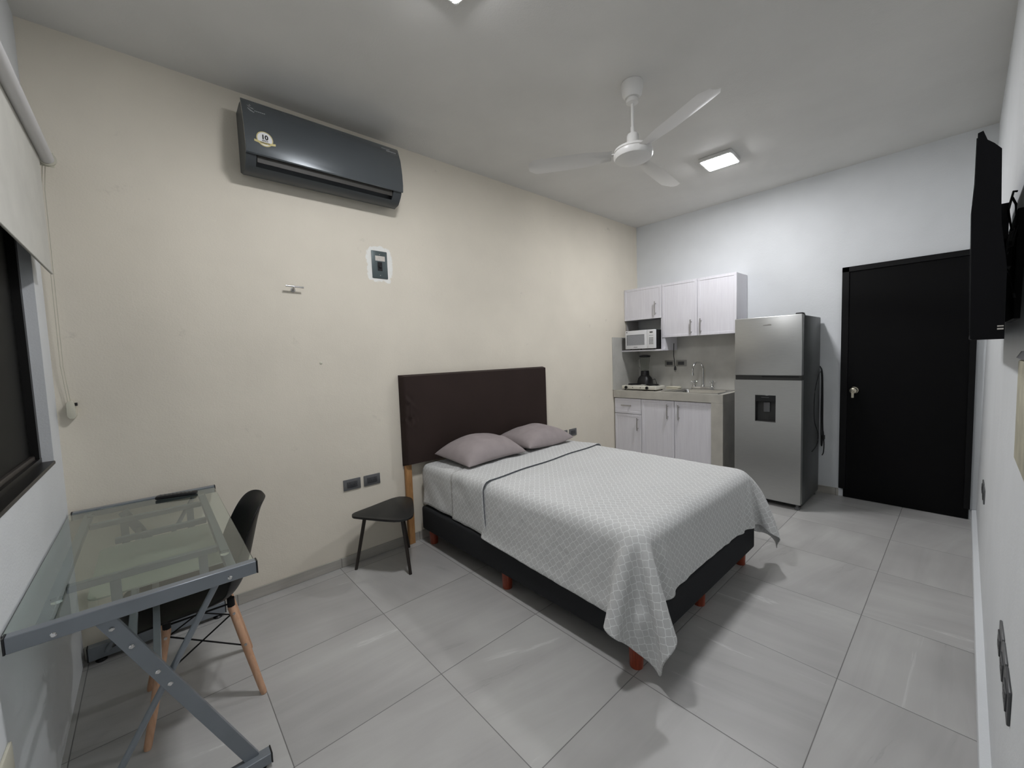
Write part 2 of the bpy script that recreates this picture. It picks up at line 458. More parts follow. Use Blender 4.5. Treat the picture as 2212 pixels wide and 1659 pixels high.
# window
win = struct_empty('window_1', (-0.07, (WY0+WY1)/2, WZ0))
xf0, xf1 = -0.085, -0.035
bm = newbm()
box(bm, xf0, xf1, WY0, WY0-0.035, WZ0, WZ1); box(bm, xf0, xf1, WY1, WY1+0.035, WZ0, WZ1)
box(bm, xf0, xf1, WY1, WY0, WZ1-0.03, WZ1)
box(bm, -0.078, -0.048, -0.93, -0.97, WZ0+0.02, WZ1)
obj('window_frame', bm, 'aluminium_bronze', win)
bm = newbm(); box(bm, -0.10, 0.004, WY1, WY0+0.001, WZ0-0.004, WZ0+0.010, 0.002, 1)
box(bm, -0.046, -0.034, WY1, WY0, WZ0+0.010, WZ0+0.03); obj('window_sill', bm, 'aluminium_bronze', win)
bm = newbm(); box(bm, -0.083, -0.047, WY1+0.02, WY0-0.036, WZ0+0.010, WZ0+0.045, 0.003, 1); obj('window_track', bm, 'window_rail', win)
bm = newbm(); box(bm, -0.066, -0.060, WY1+0.035, WY0-0.035, WZ0+0.044, WZ1-0.03); obj('window_pane', bm, 'window_glass', win)
bm = newbm(); box(bm, -0.20, -0.16, WY1-0.1, WY0+0.1, WZ0-0.1, WZ1+0.1); obj('night_backing', bm, 'night_outside', win)  # dark sheet standing in for the night beyond the pane

# door with its frame, on the kitchen wall
DY0, DY1, DH = -2.098, -2.888, 2.105
door = struct_empty('door_1', (XR, (DY0+DY1)/2, 0))
bm = newbm()
box(bm, XR-0.030, XR, DY0+0.020, DY0-0.030, 0.080, DH, 0.002, 1)
box(bm, XR-0.030, XR, DY1-0.006, DY1+0.030, 0.085, DH, 0.002, 1)
box(bm, XR-0.030, XR, DY1-0.006, DY0+0.020, DH-0.045, DH, 0.002, 1)
obj('door_frame', bm, 'frame_black', door)
bm = newbm(); box(bm, XR-0.018, XR, DY1+0.001, DY0-0.012, 0.004, DH-0.03, 0.002, 1); obj('door_leaf', bm, 'door_black', door)
bm = newbm()
kx, ky, kz = XR-0.018, -2.178, 1.0
lathe(bm, (kx, ky, kz), [(0.034, 0.0), (0.034, -0.006), (0.030, -0.012), (0.014, -0.014), (0.013, -0.035), (0.026, -0.042), (0.029, -0.055), (0.025, -0.068), (0.010, -0.072), (0.0, -0.072)], 24, 'X')
obj('door_knob', bm, 'brass', door)
bm = newbm()
box(bm, kx-0.084, kx-0.069, ky-0.0012, ky+0.0012, kz-0.007, kz+0.007)
box(bm, kx-0.086, kx-0.083, ky-0.009, ky+0.009, kz-0.062, kz-0.004, 0.001, 1)
tube(bm, [(kx-0.078+0.012*math.cos(a), ky, kz-0.012+0.012*math.sin(a)) for a in [i*PI/6 for i in range(13)]], 0.0012, 6)
solo('key', bm, 'brass', 'small metal key hanging in the round door lock', 'key', (kx-0.085, ky, kz-0.06))

# ================================================================= CEILING LAMPS
def lamp(name, x, y, mat, label):
    t = thing(name, label, 'ceiling lamp', (x, y, H), math.radians(4), 'square ceiling panels')
    w = 0.125
    R = wm_of(t)
    bm = newbm(); box(bm, -w, w, -w, w, -0.030, -0.001, 0.004, 2); bm.transform(R); obj('housing', bm, 'lamp_rim', t)
    bm = newbm(); box(bm, -w+0.014, w-0.014, -w+0.014, w-0.014, -0.0345, -0.0295, 0.003, 2); bm.transform(R); obj('diffuser', bm, mat, t)
    return t
lamp('ceiling_lamp', 3.985, -1.435, 'lamp_far', 'square lit ceiling panel lamp beyond the fan, over the kitchen side')
lamp('ceiling_lamp', 1.345, -1.435, 'lamp_near', 'square lit ceiling panel at the top edge of the picture, nearer the window')

# ================================================================= CEILING FAN
fx, fy = 2.57, -1.49
fan = thing('ceiling_fan', 'white three-bladed ceiling fan hanging on a thin rod', 'ceiling fan', (fx, fy, H))
bm = newbm(); lathe(bm, (fx, fy, 0), [(0.062, H-0.001), (0.062, H-0.03), (0.056, H-0.065), (0.042, H-0.085), (0.0, H-0.085)], 32); obj('canopy', bm, 'fan_white', fan)
bm = newbm(); lathe(bm, (fx, fy, 0), [(0.0, H-0.080), (0.028, H-0.083), (0.036, H-0.098), (0.034, H-0.112), (0.012, H-0.118), (0.0, H-0.118)], 24); obj('rod_collar', bm, 'fan_white', fan)
bm = newbm(); tube(bm, [(fx, fy, H-0.10), (fx, fy, 2.66)], 0.0085, 14); lathe(bm, (fx, fy, 0), [(0.0, 2.745), (0.0125, 2.74), (0.0125, 2.68), (0.0, 2.68)], 14); obj('rod', bm, 'fan_white', fan)
bm = newbm(); lathe(bm, (fx, fy, 0), [(0.012, 2.705), (0.030, 2.700), (0.035, 2.690), (0.036, 2.625), (0.0, 2.62)], 28); obj('motor_cap', bm, 'fan_white', fan)
bm = newbm(); lathe(bm, (fx, fy, 0), [(0.034, 2.628), (0.085, 2.624), (0.108, 2.612), (0.113, 2.598), (0.107, 2.596), (0.107, 2.590), (0.113, 2.588), (0.113, 2.572), (0.104, 2.560), (0.060, 2.552), (0.0, 2.550)], 48); obj('motor', bm, 'fan_white', fan)
for k in range(3):
    a = math.radians((6, 128, 246)[k])
    bm = newbm(); n = 14; top = []; 
    secs = []
    for i in range(n+1):
        s = i/n; r = 0.125+0.50*s
        w = 0.045+0.022*smoothstep(0, 0.35, s); w *= 1.0 if s < 0.9 else math.sqrt(max(0.0, 1-((s-0.9)/0.1)**2*0.75))
        z = 2.588 - 0.010*math.sin(s*PI*0.5); tw = math.radians(12)
        row = []
        for j in range(5):
            c = (j/4-0.5)*2*w
            row.append((r, c*math.cos(tw), z+c*math.sin(tw)-0.006*(1-(c/w)**2)))
        secs.append(row)
    R = Matrix.Translation((fx, fy, 0)) @ Matrix.Rotation(a, 4, 'Z')
    vt = [[bm.verts.new(R @ Vector(p)) for p in row] for row in secs]
    for A, B in zip(vt, vt[1:]):
        for j in range(4): bm.faces.new((A[j], A[j+1], B[j+1], B[j]))
    ext = bmesh.ops.solidify(bm, geom=bm.faces[:], thickness=0.003)
    b = obj('blade', bm, 'fan_white', fan)
    bm = newbm(); bar(bm, R @ Vector((0.09, 0, 2.592)), R @ Vector((0.20, 0, 2.593)), 0.030, 0.005)
    obj('blade_bracket', bm, 'fan_white', b)

# ================================================================= AIR CONDITIONER
ax0, ax1 = 0.815, 1.735
ac = thing('air_conditioner', 'dark grey split air conditioner high on the cream wall', 'air conditioner', ((ax0+ax1)/2, 0, 2.5))
body = [(-0.001, 2.865), (-0.10, 2.875), (-0.145, 2.868), (-0.176, 2.79), (-0.188, 2.70), (-0.190, 2.585), (-0.180, 2.565), (-0.165, 2.545), (-0.130, 2.509), (-0.070, 2.500), (-0.001, 2.535)]
bm = newbm()
# body with the outlet mouth cut into its lower front
mouth = [(-0.001, 2.865), (-0.10, 2.875), (-0.145, 2.868), (-0.176, 2.79), (-0.188, 2.70), (-0.190, 2.590), (-0.130, 2.588), (-0.110, 2.545), (-0.152, 2.528), (-0.130, 2.509), (-0.070, 2.500), (-0.001, 2.535)]
full = [(-0.001, 2.865), (-0.10, 2.875), (-0.145, 2.868), (-0.176, 2.79), (-0.188, 2.70), (-0.190, 2.590), (-0.184, 2.568), (-0.170, 2.548), (-0.152, 2.528), (-0.130, 2.509), (-0.070, 2.500), (-0.001, 2.535)]
prism(bm, mouth, 'X', ax0+0.05, ax1-0.06)
prism(bm, full, 'X', ax0, ax0+0.05); prism(bm, full, 'X', ax1-0.06, ax1)
obj('casing', bm, 'ac_shell', ac)
panel = [(-0.142, 2.880), (-0.149, 2.883), (-0.156, 2.876), (-0.190, 2.79), (-0.203, 2.70), (-0.207, 2.62), (-0.206, 2.580), (-0.200, 2.574), (-0.192, 2.578), (-0.189, 2.70), (-0.177, 2.79)]
bm = newbm(); prism(bm, panel, 'X', ax0-0.002, ax1+0.004, 0.003); obj('front_panel', bm, 'ac_panel', ac)
bm = newbm(); bar(bm, (ax0+0.055, -0.176, 2.569), (ax1-0.065, -0.176, 2.569), 0.004, 0.046, (0, -0.2, 1)); obj('louver', bm, 'ac_louver', ac)
def on_panel(x, z, off=0.0008):
    P = [(2.876, -0.156), (2.79, -0.190), (2.70, -0.203), (2.62, -0.207), (2.58, -0.206)]
    for (za, ya), (zb, yb) in zip(P, P[1:]):
        if z >= zb or (zb, yb) == P[-1]:
            t = (za-z)/(za-zb); return Vector((x, ya+(yb-ya)*t-off, z))
def flat_on_panel(bm, poly, cx, cz, off):
    bm2 = bm; vs = [bm2.verts.new(on_panel(cx+px, cz+pz, off)) for px, pz in poly]; bm2.faces.new(vs)
scx, scz = 0.908, 2.668
bm = newbm(); flat_on_panel(bm, [(0.041*math.cos(i*PI/16), 0.041*math.sin(i*PI/16)) for i in range(32)], scx, scz, 0.0009); obj('sticker', bm, 'sticker_gold', ac, smooth=False)
bm = newbm(); flat_on_panel(bm, [(0.036*math.cos(i*PI/16), 0.036*math.sin(i*PI/16)) for i in range(32)], scx, scz, 0.0014); stk = obj('sticker_face', bm, 'sticker_white', ac, smooth=False)
def text_on_panel(s, size, cx, cz, mat, off, bold, curve=0.0, par=ac, name='lettering', sx=1.0):
    bm = text_mesh(s, size, 0.0, bold)
    for v in bm.verts:
        x, z = v.co.x*sx, v.co.y
        v.co = on_panel(cx+x, cz+z+curve*x*x, off)
    obj(name, bm, mat, par, smooth=False)
text_on_panel('10', 0.034, scx, scz+0.008, 'ink_black', 0.0020, 0.0015)
text_on_panel('AÑOS', 0.011, scx, scz-0.011, 'ink_black', 0.0020, 0.0003)
bm = newbm()
rib = []
for i in range(13):
    t = (i/12-0.5)*2; rib.append((t*0.052, -0.024+0.006*t*t))
flat_on_panel(bm, [(x, z+0.006) for x, z in rib] + [(x, z-0.006) for x, z in rib[::-1]], scx, scz, 0.0018)
obj('ribbon', bm, 'sticker_gold', ac, smooth=False)
text_on_panel('GARANTÍA', 0.0095, scx, scz-0.023, 'ink_black', 0.0024, 0.0002, 2.2)
# emblem top left and faint lettering at both upper corners
bm = newbm()
for poly in ([(0, .020), (.010, .016), (.016, .008), (.026, .008), (.034, .001), (.028, .000), (.018, .003), (.010, .008)],
             [(.004, .004), (.018, -.008), (.034, -.018), (.030, -.021), (.012, -.014), (.002, -.003)],
             [(.014, .028), (.020, .022), (.018, .016), (.012, .020)]):
    flat_on_panel(bm, poly, 0.838, 2.826, 0.0009)
obj('emblem', bm, 'logo_silver', ac, smooth=False)
bm = newbm()
for i in range(6): flat_on_panel(bm, [(.030+i*.009, -.004), (.037+i*.009, -.004), (.037+i*.009, -.0095), (.030+i*.009, -.0095)], 0.842, 2.826, 0.0009)
obj('faint_lettering', bm, 'logo_silver', ac, smooth=False)
bm = newbm()
for i in range(7): flat_on_panel(bm, [(i*.0085, 0), (.0065+i*.0085, 0), (.0065+i*.0085, .007), (i*.0085, .007)], 1.615, 2.852, 0.0009)
for i in range(8): flat_on_panel(bm, [(.026+i*.0088, -.014), (.033+i*.0088, -.014), (.033+i*.0088, -.004), (.026+i*.0088, -.004)], 1.620, 2.852, 0.0009)
obj('faint_lettering', bm, 'logo_silver', ac, smooth=False)

# ================================================================= WALL FITTINGS
def plate(name, cx, cz, w, h, mat, label, cat, wall='back', t=0.008, group=None, gang=2, dark='outlet_dark'):
    if wall == 'back': f = lambda u, z, o: Vector((cx+u, -o, cz+z)); loc = (cx, 0, cz)
    elif wall == 'right': f = lambda u, z, o: Vector((XR-0.010-o, cx+u, cz+z)); loc = (XR-0.010, cx, cz)
    elif wall == 'front': f = lambda u, z, o: Vector((cx+u, yw(cz+z)+o, cz+z)); loc = (cx, yw(cz), cz)
    else: f = lambda u, z, o: Vector((o, cx+u, cz+z)); loc = (0, cx, cz)
    root = thing(name, label, cat, loc, 0, group)
    def bx(bm, u0, u1, z0, z1, o0, o1, bev=0.0):
        b = newbm(); box(b, u0, u1, z0, z1, o0, o1, bev, 2)
        for v in b.verts: v.co = f(v.co.x, v.co.y, v.co.z)
        me = bpy.data.meshes.new('x'); b.to_mesh(me); b.free(); bm.from_mesh(me); bpy.data.meshes.remove(me)
    bm = newbm(); bx(bm, -w/2, w/2, -h/2, h/2, 0, t, 0.003); obj('cover_plate', bm, mat, root)
    if gang:
        bm = newbm(); bx(bm, -w*0.30, w*0.30, -h*0.27, h*0.27, t-0.001, t+0.003, 0.001); ins = obj('socket_insert', bm, dark, root)
        bm = newbm()
        for g in range(gang):
            u = (g-(gang-1)/2)*w*0.30
            bx(bm, u-0.008, u-0.005, -0.006, 0.004, t+0.0028, t+0.0034); bx(bm, u+0.005, u+0.008, -0.006, 0.004, t+0.0028, t+0.0034)
            bx(bm, u-0.002, u+0.002, 0.009, 0.014, t+0.0028, t+0.0034)
        bm.verts.index_update(); pieces('slot', bm, 'slot_dark', ins, smooth=False)
    return root
plate('wall_outlet', 1.336, 0.562, 0.120, 0.076, 'outlet_grey', 'grey double outlet on the cream wall, farther from the headboard', 'outlet', 'back', group='outlets left of the bed')
plate('wall_outlet', 1.479, 0.562, 0.120, 0.076, 'outlet_grey', 'grey double outlet on the cream wall, closer to the headboard', 'outlet', 'back', group='outlets left of the bed')
plate('wall_outlet', 3.578, 0.567, 0.120, 0.076, 'outlet_grey', 'grey outlet behind the pillow corner, right of the headboard', 'outlet', 'back')
plate('wall_outlet', 3.730, 0.567, 0.120, 0.076, 'outlet_grey', 'grey outlet right of the bed, nearest the kitchen', 'outlet', 'back')
plate('wall_outlet', -0.435, 1.262, 0.125, 0.074, 'outlet_light', 'grey outlet on the backsplash behind the hanging plug', 'outlet', 'right')
plate('wall_outlet', -0.578, 1.262, 0.125, 0.074, 'outlet_light', 'grey outlet on the backsplash between hanging plug and tap', 'outlet', 'right')
plate('wall_outlet', 3.940, 0.540, 0.125, 0.080, 'outlet_grey', 'small grey plate low on the television wall, nearest the door', 'outlet', 'front', t=0.006)
plate('wall_outlet', 3.790, 0.540, 0.125, 0.080, 'outlet_grey', 'small grey plate low on the television wall, second from the door', 'outlet', 'front', t=0.006)
plate('wall_outlet', 2.095, 0.545, 0.120, 0.085, 'outlet_grey', 'grey plate low on the television wall, farthest of the close trio', 'outlet', 'front', t=0.006)
plate('wall_outlet', 1.968, 0.545, 0.120, 0.085, 'outlet_grey', 'grey plate low on the television wall, middle of the close trio', 'outlet', 'front', t=0.006)
plate('wall_outlet', 1.841, 0.545, 0.120, 0.085, 'outlet_dark', 'dark grey plate low on the television wall, nearest of the close trio', 'outlet', 'front', t=0.006)
plate('wall_outlet', -1.30, 0.435, 0.14, 0.075, 'ivory_plastic', 'beige outlet low on the window wall, cut by the left picture edge', 'outlet', 'left', gang=0)

# breaker plate
br = thing('breaker_panel', 'small grey breaker plate in a rough white plaster patch', 'breaker box', (1.629, 0, 2.106))
bm = newbm(); box(bm, 1.571, 1.687, -0.006, 0, 2.009, 2.203, 0.004, 2); obj('cover_plate', bm, 'breaker_grey', br)
bm = newbm(); box(bm, 1.612, 1.646, -0.008, -0.005, 2.063, 2.125); sw = obj('breaker_opening', bm, 'ink_black', br)
bm = newbm(); box(bm, 1.620, 1.638, -0.016, -0.007, 2.082, 2.100, 0.002, 1); obj('breaker_switch', bm, 'black_plastic', br)
bm = newbm(); box(bm, 1.597, 1.669, -0.0068, -0.0055, 2.133, 2.168); obj('rating_label', bm, 'paper_label', br)
bm = newbm()
for zz in (2.178, 2.030): lathe(bm, (1.629, 0, zz), [(0.0045, -0.005), (0.0045, -0.0072), (0.003, -0.0085), (0, -0.0085)], 10, 'Y')
bm.verts.index_update(); pieces('screw', bm, 'chrome', br)
# T shaped hook
hk = thing('wall_hook', 'small chrome T-shaped hook on the cream wall', 'hook', (1.062, 0, 1.893))
bm = newbm(); tube(bm, [(0.998, -0.040, 1.897), (1.100, -0.040, 1.893)], 0.0060, 12); obj('cross_bar', bm, 'chrome', hk)
bm = newbm(); tube(bm, [(1.048, 0, 1.880), (1.048, -0.040, 1.893)], 0.0065, 12); lathe(bm, (1.048, 0, 1.880), [(0.014, 0.0), (0.014, -0.003), (0.0, -0.003)], 16, 'Y'); obj('stem', bm, 'satin_steel', hk)
# paint bump and old plug on the wall
bm = newbm(); lathe(bm, (1.185, 0, 1.413), [(0.010, 0.0), (0.006, -0.003), (0, -0.004)], 12, 'Y'); solo('wall_plug', bm, 'ivory_plastic', 'tiny painted-over wall plug in the middle of the cream wall', 'wall plug', (1.185, 0, 1.413))

# roller blind
bl = thing('roller_blind', 'pale roller blind pulled halfway down over the window', 'blind', (0.06, -0.95, 2.35))
bm = newbm(); tube(bm, [(0.069, -0.135, 2.350), (0.069, -1.85, 2.350)], 0.0225, 28); obj('roller_tube', bm, 'blind_tube', bl)
bm = newbm(); box(bm, 0.0495, 0.0505, -0.165, -1.85, 1.85, 2.345); obj('blind_fabric', bm, 'blind_fabric', bl)
bm = newbm(); box(bm, 0.046, 0.054, -0.163, -1.852, 1.842, 1.856, 0.002, 1); obj('bottom_bar', bm, 'blind_fabric', bl)
bm = newbm(); box(bm, 0.0, 0.090, -0.122, -0.126, 2.318, 2.382, 0.001, 1); lathe(bm, (0.069, -0.135, 2.35), [(0.030, 0.011), (0.030, 0.0), (0, 0.0)], 24, 'Y'); obj('bracket', bm, 'ivory_plastic', bl)
bm = newbm()
pts = [(0.050, -0.100, 2.33)] + [(0.036-0.0008*i, -0.050+0.003*i, 2.24-0.1*i) for i in range(9)] + [(0.040, -0.018, 1.27)]
tube(bm, pts, 0.0011, 6); obj('bead_chain', bm, 'beige_panel', bl)
bm = newbm(); tube(bm, [(p[0]+0.009, p[1]-0.002, p[2]) for p in pts], 0.0011, 6); obj('bead_chain', bm, 'beige_panel', bl)
ct = thing('chain_tensioner', 'ivory plastic blind chain holder low on the cream wall corner', 'chain holder', (0.05, -0.0, 1.235))
bm = newbm(); prism(bm, [(0.034, 1.265), (0.042, 1.276), (0.054, 1.276), (0.062, 1.262), (0.066, 1.205), (0.058, 1.192), (0.042, 1.192), (0.034, 1.205)], 'Y', -0.034, 0.0, 0.003); obj('holder_body', bm, 'ivory_plastic', ct)
bm = newbm(); box(bm, 0.062, 0.070, -0.03, -0.006, 1.252, 1.266); obj('clip', bm, 'slot_dark', ct)

# plastered panel by the right picture edge
pn = thing('wall_panel', 'yellowed beige wall box cut by the right picture edge', 'wall panel', (1.70, yw(1.2), 1.22))
bm = newbm(); 
for (x0, x1, z0, z1, o, bv) in [(1.60, 2.08, 1.085, 1.355, 0.006, 0.005)]:
    box(bm, x0, x1, yw(1.23)-0.02, yw(1.23)+o, z0, z1, bv, 2)
obj('panel_cover', bm, 'beige_panel', pn)
bm = newbm(); prism(bm, [(yw(1.36)-0.01, 1.361), (yw(1.36)+0.012, 1.361), (yw(1.36)+0.004, 1.378), (yw(1.36)-0.01, 1.378)], 'X', 1.60, 2.07); obj('panel_cap', bm, 'outlet_grey', pn)

# ================================================================= TELEVISION
tx0, tx1 = 2.02, 2.98
tv = thing('television', 'black flat television seen edge-on, mounted high on the right wall', 'television', ((tx0+tx1)/2, -2.88, 1.41))
prof = [(-2.8455, 1.958), (-2.855, 1.961), (-2.863, 1.935), (-2.875, 1.922), (-2.888, 1.903), (-2.892, 1.72), (-2.905, 1.60), (-2.906, 1.412), (-2.850, 1.412), (-2.846, 1.416), (-2.840, 1.756), (-2.8445, 1.83)]
bm = newbm(); prism(bm, prof, 'X', tx0, tx1); obj('casing', bm, 'tv_black', tv)
bm = newbm(); prism(bm, [(-2.8445, 1.425), (-2.8385, 1.752), (-2.8425, 1.832), (-2.8435, 1.95), (-2.846, 1.95), (-2.846, 1.83), (-2.842, 1.756), (-2.848, 1.425)], 'X', tx0+0.012, tx1-0.012); obj('screen', bm, 'screen_black', tv)
bm = newbm(); box(bm, tx0-0.001, tx0+0.01, -2.904, -2.893, 1.437, 1.441); box(bm, tx0-0.001, tx0+0.01, -2.904, -2.893, 1.445, 1.448); bm.verts.index_update(); pieces('port_label', bm, 'paper_label', tv)
mt = thing('tv_mount', 'black articulated bracket holding the television to the wall', 'bracket', (2.5, yw(1.68), 1.6))
bm = newbm(); box(bm, 2.25, 2.62, yw(1.6)-0.008, yw(1.6)+0.016, 1.47, 1.79, 0.004, 2); obj('wall_plate', bm, 'black_matte', mt)
bm = newbm(); box(bm, 2.20, 2.23, -2.912, -2.896, 1.50, 1.80); box(bm, 2.70, 2.73, -2.912, -2.896, 1.50, 1.80); box(bm, 2.20, 2.73, -2.914, -2.904, 1.66, 1.70); bm.verts.index_update(); pieces('back_rail', bm, 'black_matte', mt)
bm = newbm(); box(bm, 2.38, 2.58, yw(1.68)+0.004, -2.910, 1.64, 1.72, 0.003, 1); obj('arm', bm, 'black_matte', mt)
random.seed(3)
for k, (za, zb, lab) in enumerate(((1.79, 1.52, 'thin black cable looped behind the television, lower bunch'), (1.81, 1.66, 'thin black cable sagging behind the television, upper loop'))):
    bm = newbm()
    pts = [Vector((2.10+0.03*math.sin(i*1.3+k), -2.912-0.010*math.sin(i*0.9+k*2), za+(zb-za)*i/9+0.02*math.sin(i*2.1))) for i in range(10)]
    tube(bm, pts, 0.0028, 8); solo('cable', bm, 'black_matte', lab, 'cable', pts[-1])

# ================================================================= DESK
DX0, DX1, DYB, DYF = 0.018, 0.562, -0.045, -1.238
desk = thing('glass_desk', 'glass-topped desk on grey metal cross legs under the window', 'desk', ((DX0+DX1)/2, (DYB+DYF)/2, 0))
def rail(name, yc, z0, z1, x0=DX0, x1=DX1, wy=0.030):
    bm = newbm(); box(bm, x0, x1, yc-wy/2, yc+wy/2, z0, z1, 0.002, 1); r = obj(name, bm, 'desk_metal', desk)
    for xx in (x0-0.004, x1):
        bm = newbm(); box(bm, xx, xx+0.004, yc-wy/2, yc+wy/2, z0, z1); obj('end_cap', bm, 'black_plastic', r)
    return r
rails = [rail('top_rail', DYF, 0.708, 0.751), rail('top_rail', DYB, 0.708, 0.751)]
feet = [rail('foot_rail', DYF+0.01, 0.014, 0.050, DX0+0.005, DX1, 0.040), rail('foot_rail', DYB-0.012, 0.020, 0.085, DX0+0.003, DX1, 0.040)]
for f_, yc in zip(feet, (DYF+0.01, DYB-0.012)):
    for xx in (DX0+0.045, DX1-0.035):
        bm = newbm(); lathe(bm, (xx, yc, 0), [(0.020, 0.0005), (0.022, 0.006), (0.010, 0.016), (0.008, 0.022), (0, 0.022)], 18); obj('foot_pad', bm, 'black_plastic', f_)
bm = newbm(); box(bm, DX0-0.010, DX1-0.002, DYF+0.017, DYB-0.017, 0.738, 0.746, 0.0008, 1); obj('glass_top', bm, 'desk_glass', desk)
for yc, s in ((DYF, 1), (DYB, -1)):
    yy = yc+0.022*s
    bm = newbm(); bar(bm, (0.190, yy, 0.708), (0.512, yy, 0.045), 0.016, 0.040, (0, 0, 1), 0.001); obj('leg', bm, 'desk_metal', desk)
    bm = newbm(); tube(bm, [(0.462, yy+0.018*s, 0.708), (0.085, yy+0.018*s, 0.045)], 0.0095, 14); obj('leg', bm, 'desk_metal', desk)
bm = newbm()
for (x, y, z) in ((0.10, DYF-0.016, 0.722), (0.487, DYF-0.016, 0.722), (0.205, DYF+0.011, 0.672), (0.242, DYF+0.011, 0.600), (0.293, DYF+0.011, 0.493), (0.318, DYF+0.011, 0.44)):
    lathe(bm, (x, y, z), [(0.0068, 0.003), (0.0068, -0.001), (0.0045, -0.0035), (0, -0.0035)], 14, 'Y')
bm.verts.index_update(); pieces('bolt', bm, 'chrome', desk)
for xx in (0.072, 0.500):
    bm = newbm(); box(bm, xx-0.014, xx+0.014, DYF+0.016, DYB-0.016, 0.700, 0.726, 0.002, 1); obj('side_beam', bm, 'desk_metal', desk)
for (x0, x1, yc, zc) in ((0.088, 0.486, -0.245, 0.712), (0.182, 0.486, -0.500, 0.700), (0.088, 0.486, -0.915, 0.705)):
    bm = newbm(); box(bm, x0, x1, yc-0.013, yc+0.013, zc-0.013, zc+0.010, 0.002, 1); obj('cross_bar', bm, 'desk_metal', desk)
for (xx, yc) in ((0.20, -0.245), (0.44, -0.245), (0.20, -0.915), (0.44, -0.915)):
    bm = newbm(); box(bm, xx-0.014, xx+0.014, yc-0.003, yc+0.003, 0.60, 0.70); obj('hanger', bm, 'desk_metal', desk)
for (xx, zc) in ((0.242, 0.600), (0.293, 0.493)):
    bm = newbm(); box(bm, xx-0.010, xx+0.010, DYF+0.03, DYB-0.03, zc-0.012, zc+0.012, 0.002, 1); obj('long_stretcher', bm, 'desk_metal', desk)
bm = newbm()
for (x, y) in ((0.085, -0.13), (0.495, -0.13), (0.085, -1.06), (0.495, -1.06)):
    lathe(bm, (x, y, 0), [(0.013, 0.7262), (0.013, 0.7378), (0, 0.7378)], 16)
bm.verts.index_update(); pieces('glass_pad', bm, 'jar_glass', desk)

bm = newbm()
tp_ = []
for cx, cy, a0 in ((0.495, -0.335, 0), (0.155, -0.335, PI/2), (0.155, -0.815, PI), (0.495, -0.815, 1.5*PI)):
    for i in range(7): a = a0+PI/2*i/6; tp_.append((cx+0.035*math.cos(a), cy+0.035*math.sin(a)))
prism(bm, tp_, 'Z', 0.612, 0.618); obj('keyboard_tray', bm, 'tray_glass', desk)
# remote control
a = Vector((0.318, -0.096, 0.747)); b = Vector((0.478, -0.146, 0.747)); ang = math.atan2(b.y-a.y, b.x-a.x)
rc = thing('remote_control', 'slim black remote control lying on the glass desk', 'remote', ((a+b)/2), ang)
R = wm_of(rc)
bm = newbm(); box(bm, -0.085, 0.085, -0.021, 0.021, 0.0003, 0.017, 0.006, 3); bm.transform(R); obj('casing', bm, 'black_plastic', rc)
bm = newbm()
for i in range(9):
    for j in range(3):
        lathe(bm, (-0.070+i*0.0165, (j-1)*0.0115, 0), [(0.0036, 0.0165), (0.0036, 0.0185), (0, 0.0188)], 10)
bm.transform(R); bm.verts.index_update(); pieces('button', bm, 'outlet_grey', rc)

# ================================================================= SHELL CHAIR
cy_ = -0.668
chair = thing('shell_chair', 'black moulded shell chair with wooden dowel legs at the desk', 'chair', (0.424, cy_, 0), math.radians(-1.2))
R = wm_of(chair)
prof = [(-0.245, 0.418, 0.180, 0.008), (-0.232, 0.434, 0.212, 0.014), (-0.195, 0.441, 0.228, 0.024), (-0.13, 0.437, 0.232, 0.034), (-0.05, 0.428, 0.235, 0.046), (0.03, 0.421, 0.236, 0.058), (0.085, 0.424, 0.236, 0.066),
        (0.125, 0.440, 0.235, 0.074), (0.155, 0.470, 0.233, 0.080), (0.176, 0.510, 0.231, 0.082), (0.192, 0.560, 0.228, 0.078), (0.205, 0.610, 0.224, 0.072), (0.218, 0.665, 0.214, 0.062), (0.230, 0.715, 0.200, 0.052), (0.242, 0.760, 0.178, 0.040), (0.254, 0.790, 0.150, 0.028), (0.266, 0.808, 0.105, 0.014), (0.274, 0.815, 0.050, 0.004)]
bm = newbm(); rows = []; nj = 16
for i, (px, pz, w, c) in enumerate(prof):
    p0 = prof[max(0, i-1)]; p1 = prof[min(len(prof)-1, i+1)]
    t = Vector((p1[0]-p0[0], 0, p1[1]-p0[1])).normalized(); nrm = Vector((-t.z, 0, t.x))
    row = []
    for j in range(nj+1):
        s = (j/nj-0.5)*2
        lift = c*abs(s)**2.4
        p = Vector((px, 0, pz)) + nrm*lift; p.y = s*w
        row.append(bm.verts.new(R @ p))
    rows.append(row)
for A, B in zip(rows, rows[1:]):
    for j in range(nj): bm.faces.new((A[j], A[j+1], B[j+1], B[j]))
shell = obj('seat_shell', bm, 'chair_black', chair, ang=80)
sm = shell.modifiers.new('s', 'SOLIDIFY'); sm.thickness = 0.007; sm.offset = -1
sb = shell.modifiers.new('b', 'SUBSURF'); sb.levels = 1; sb.render_levels = 2
bm = newbm()
tops = {}
for sx in (-1, 1):
    for sy in (-1, 1): tops[sx, sy] = (Vector((sx*0.105+0.0, sy*0.105, 0.392)), Vector((sx*0.188, sy*0.186, 0.0)))
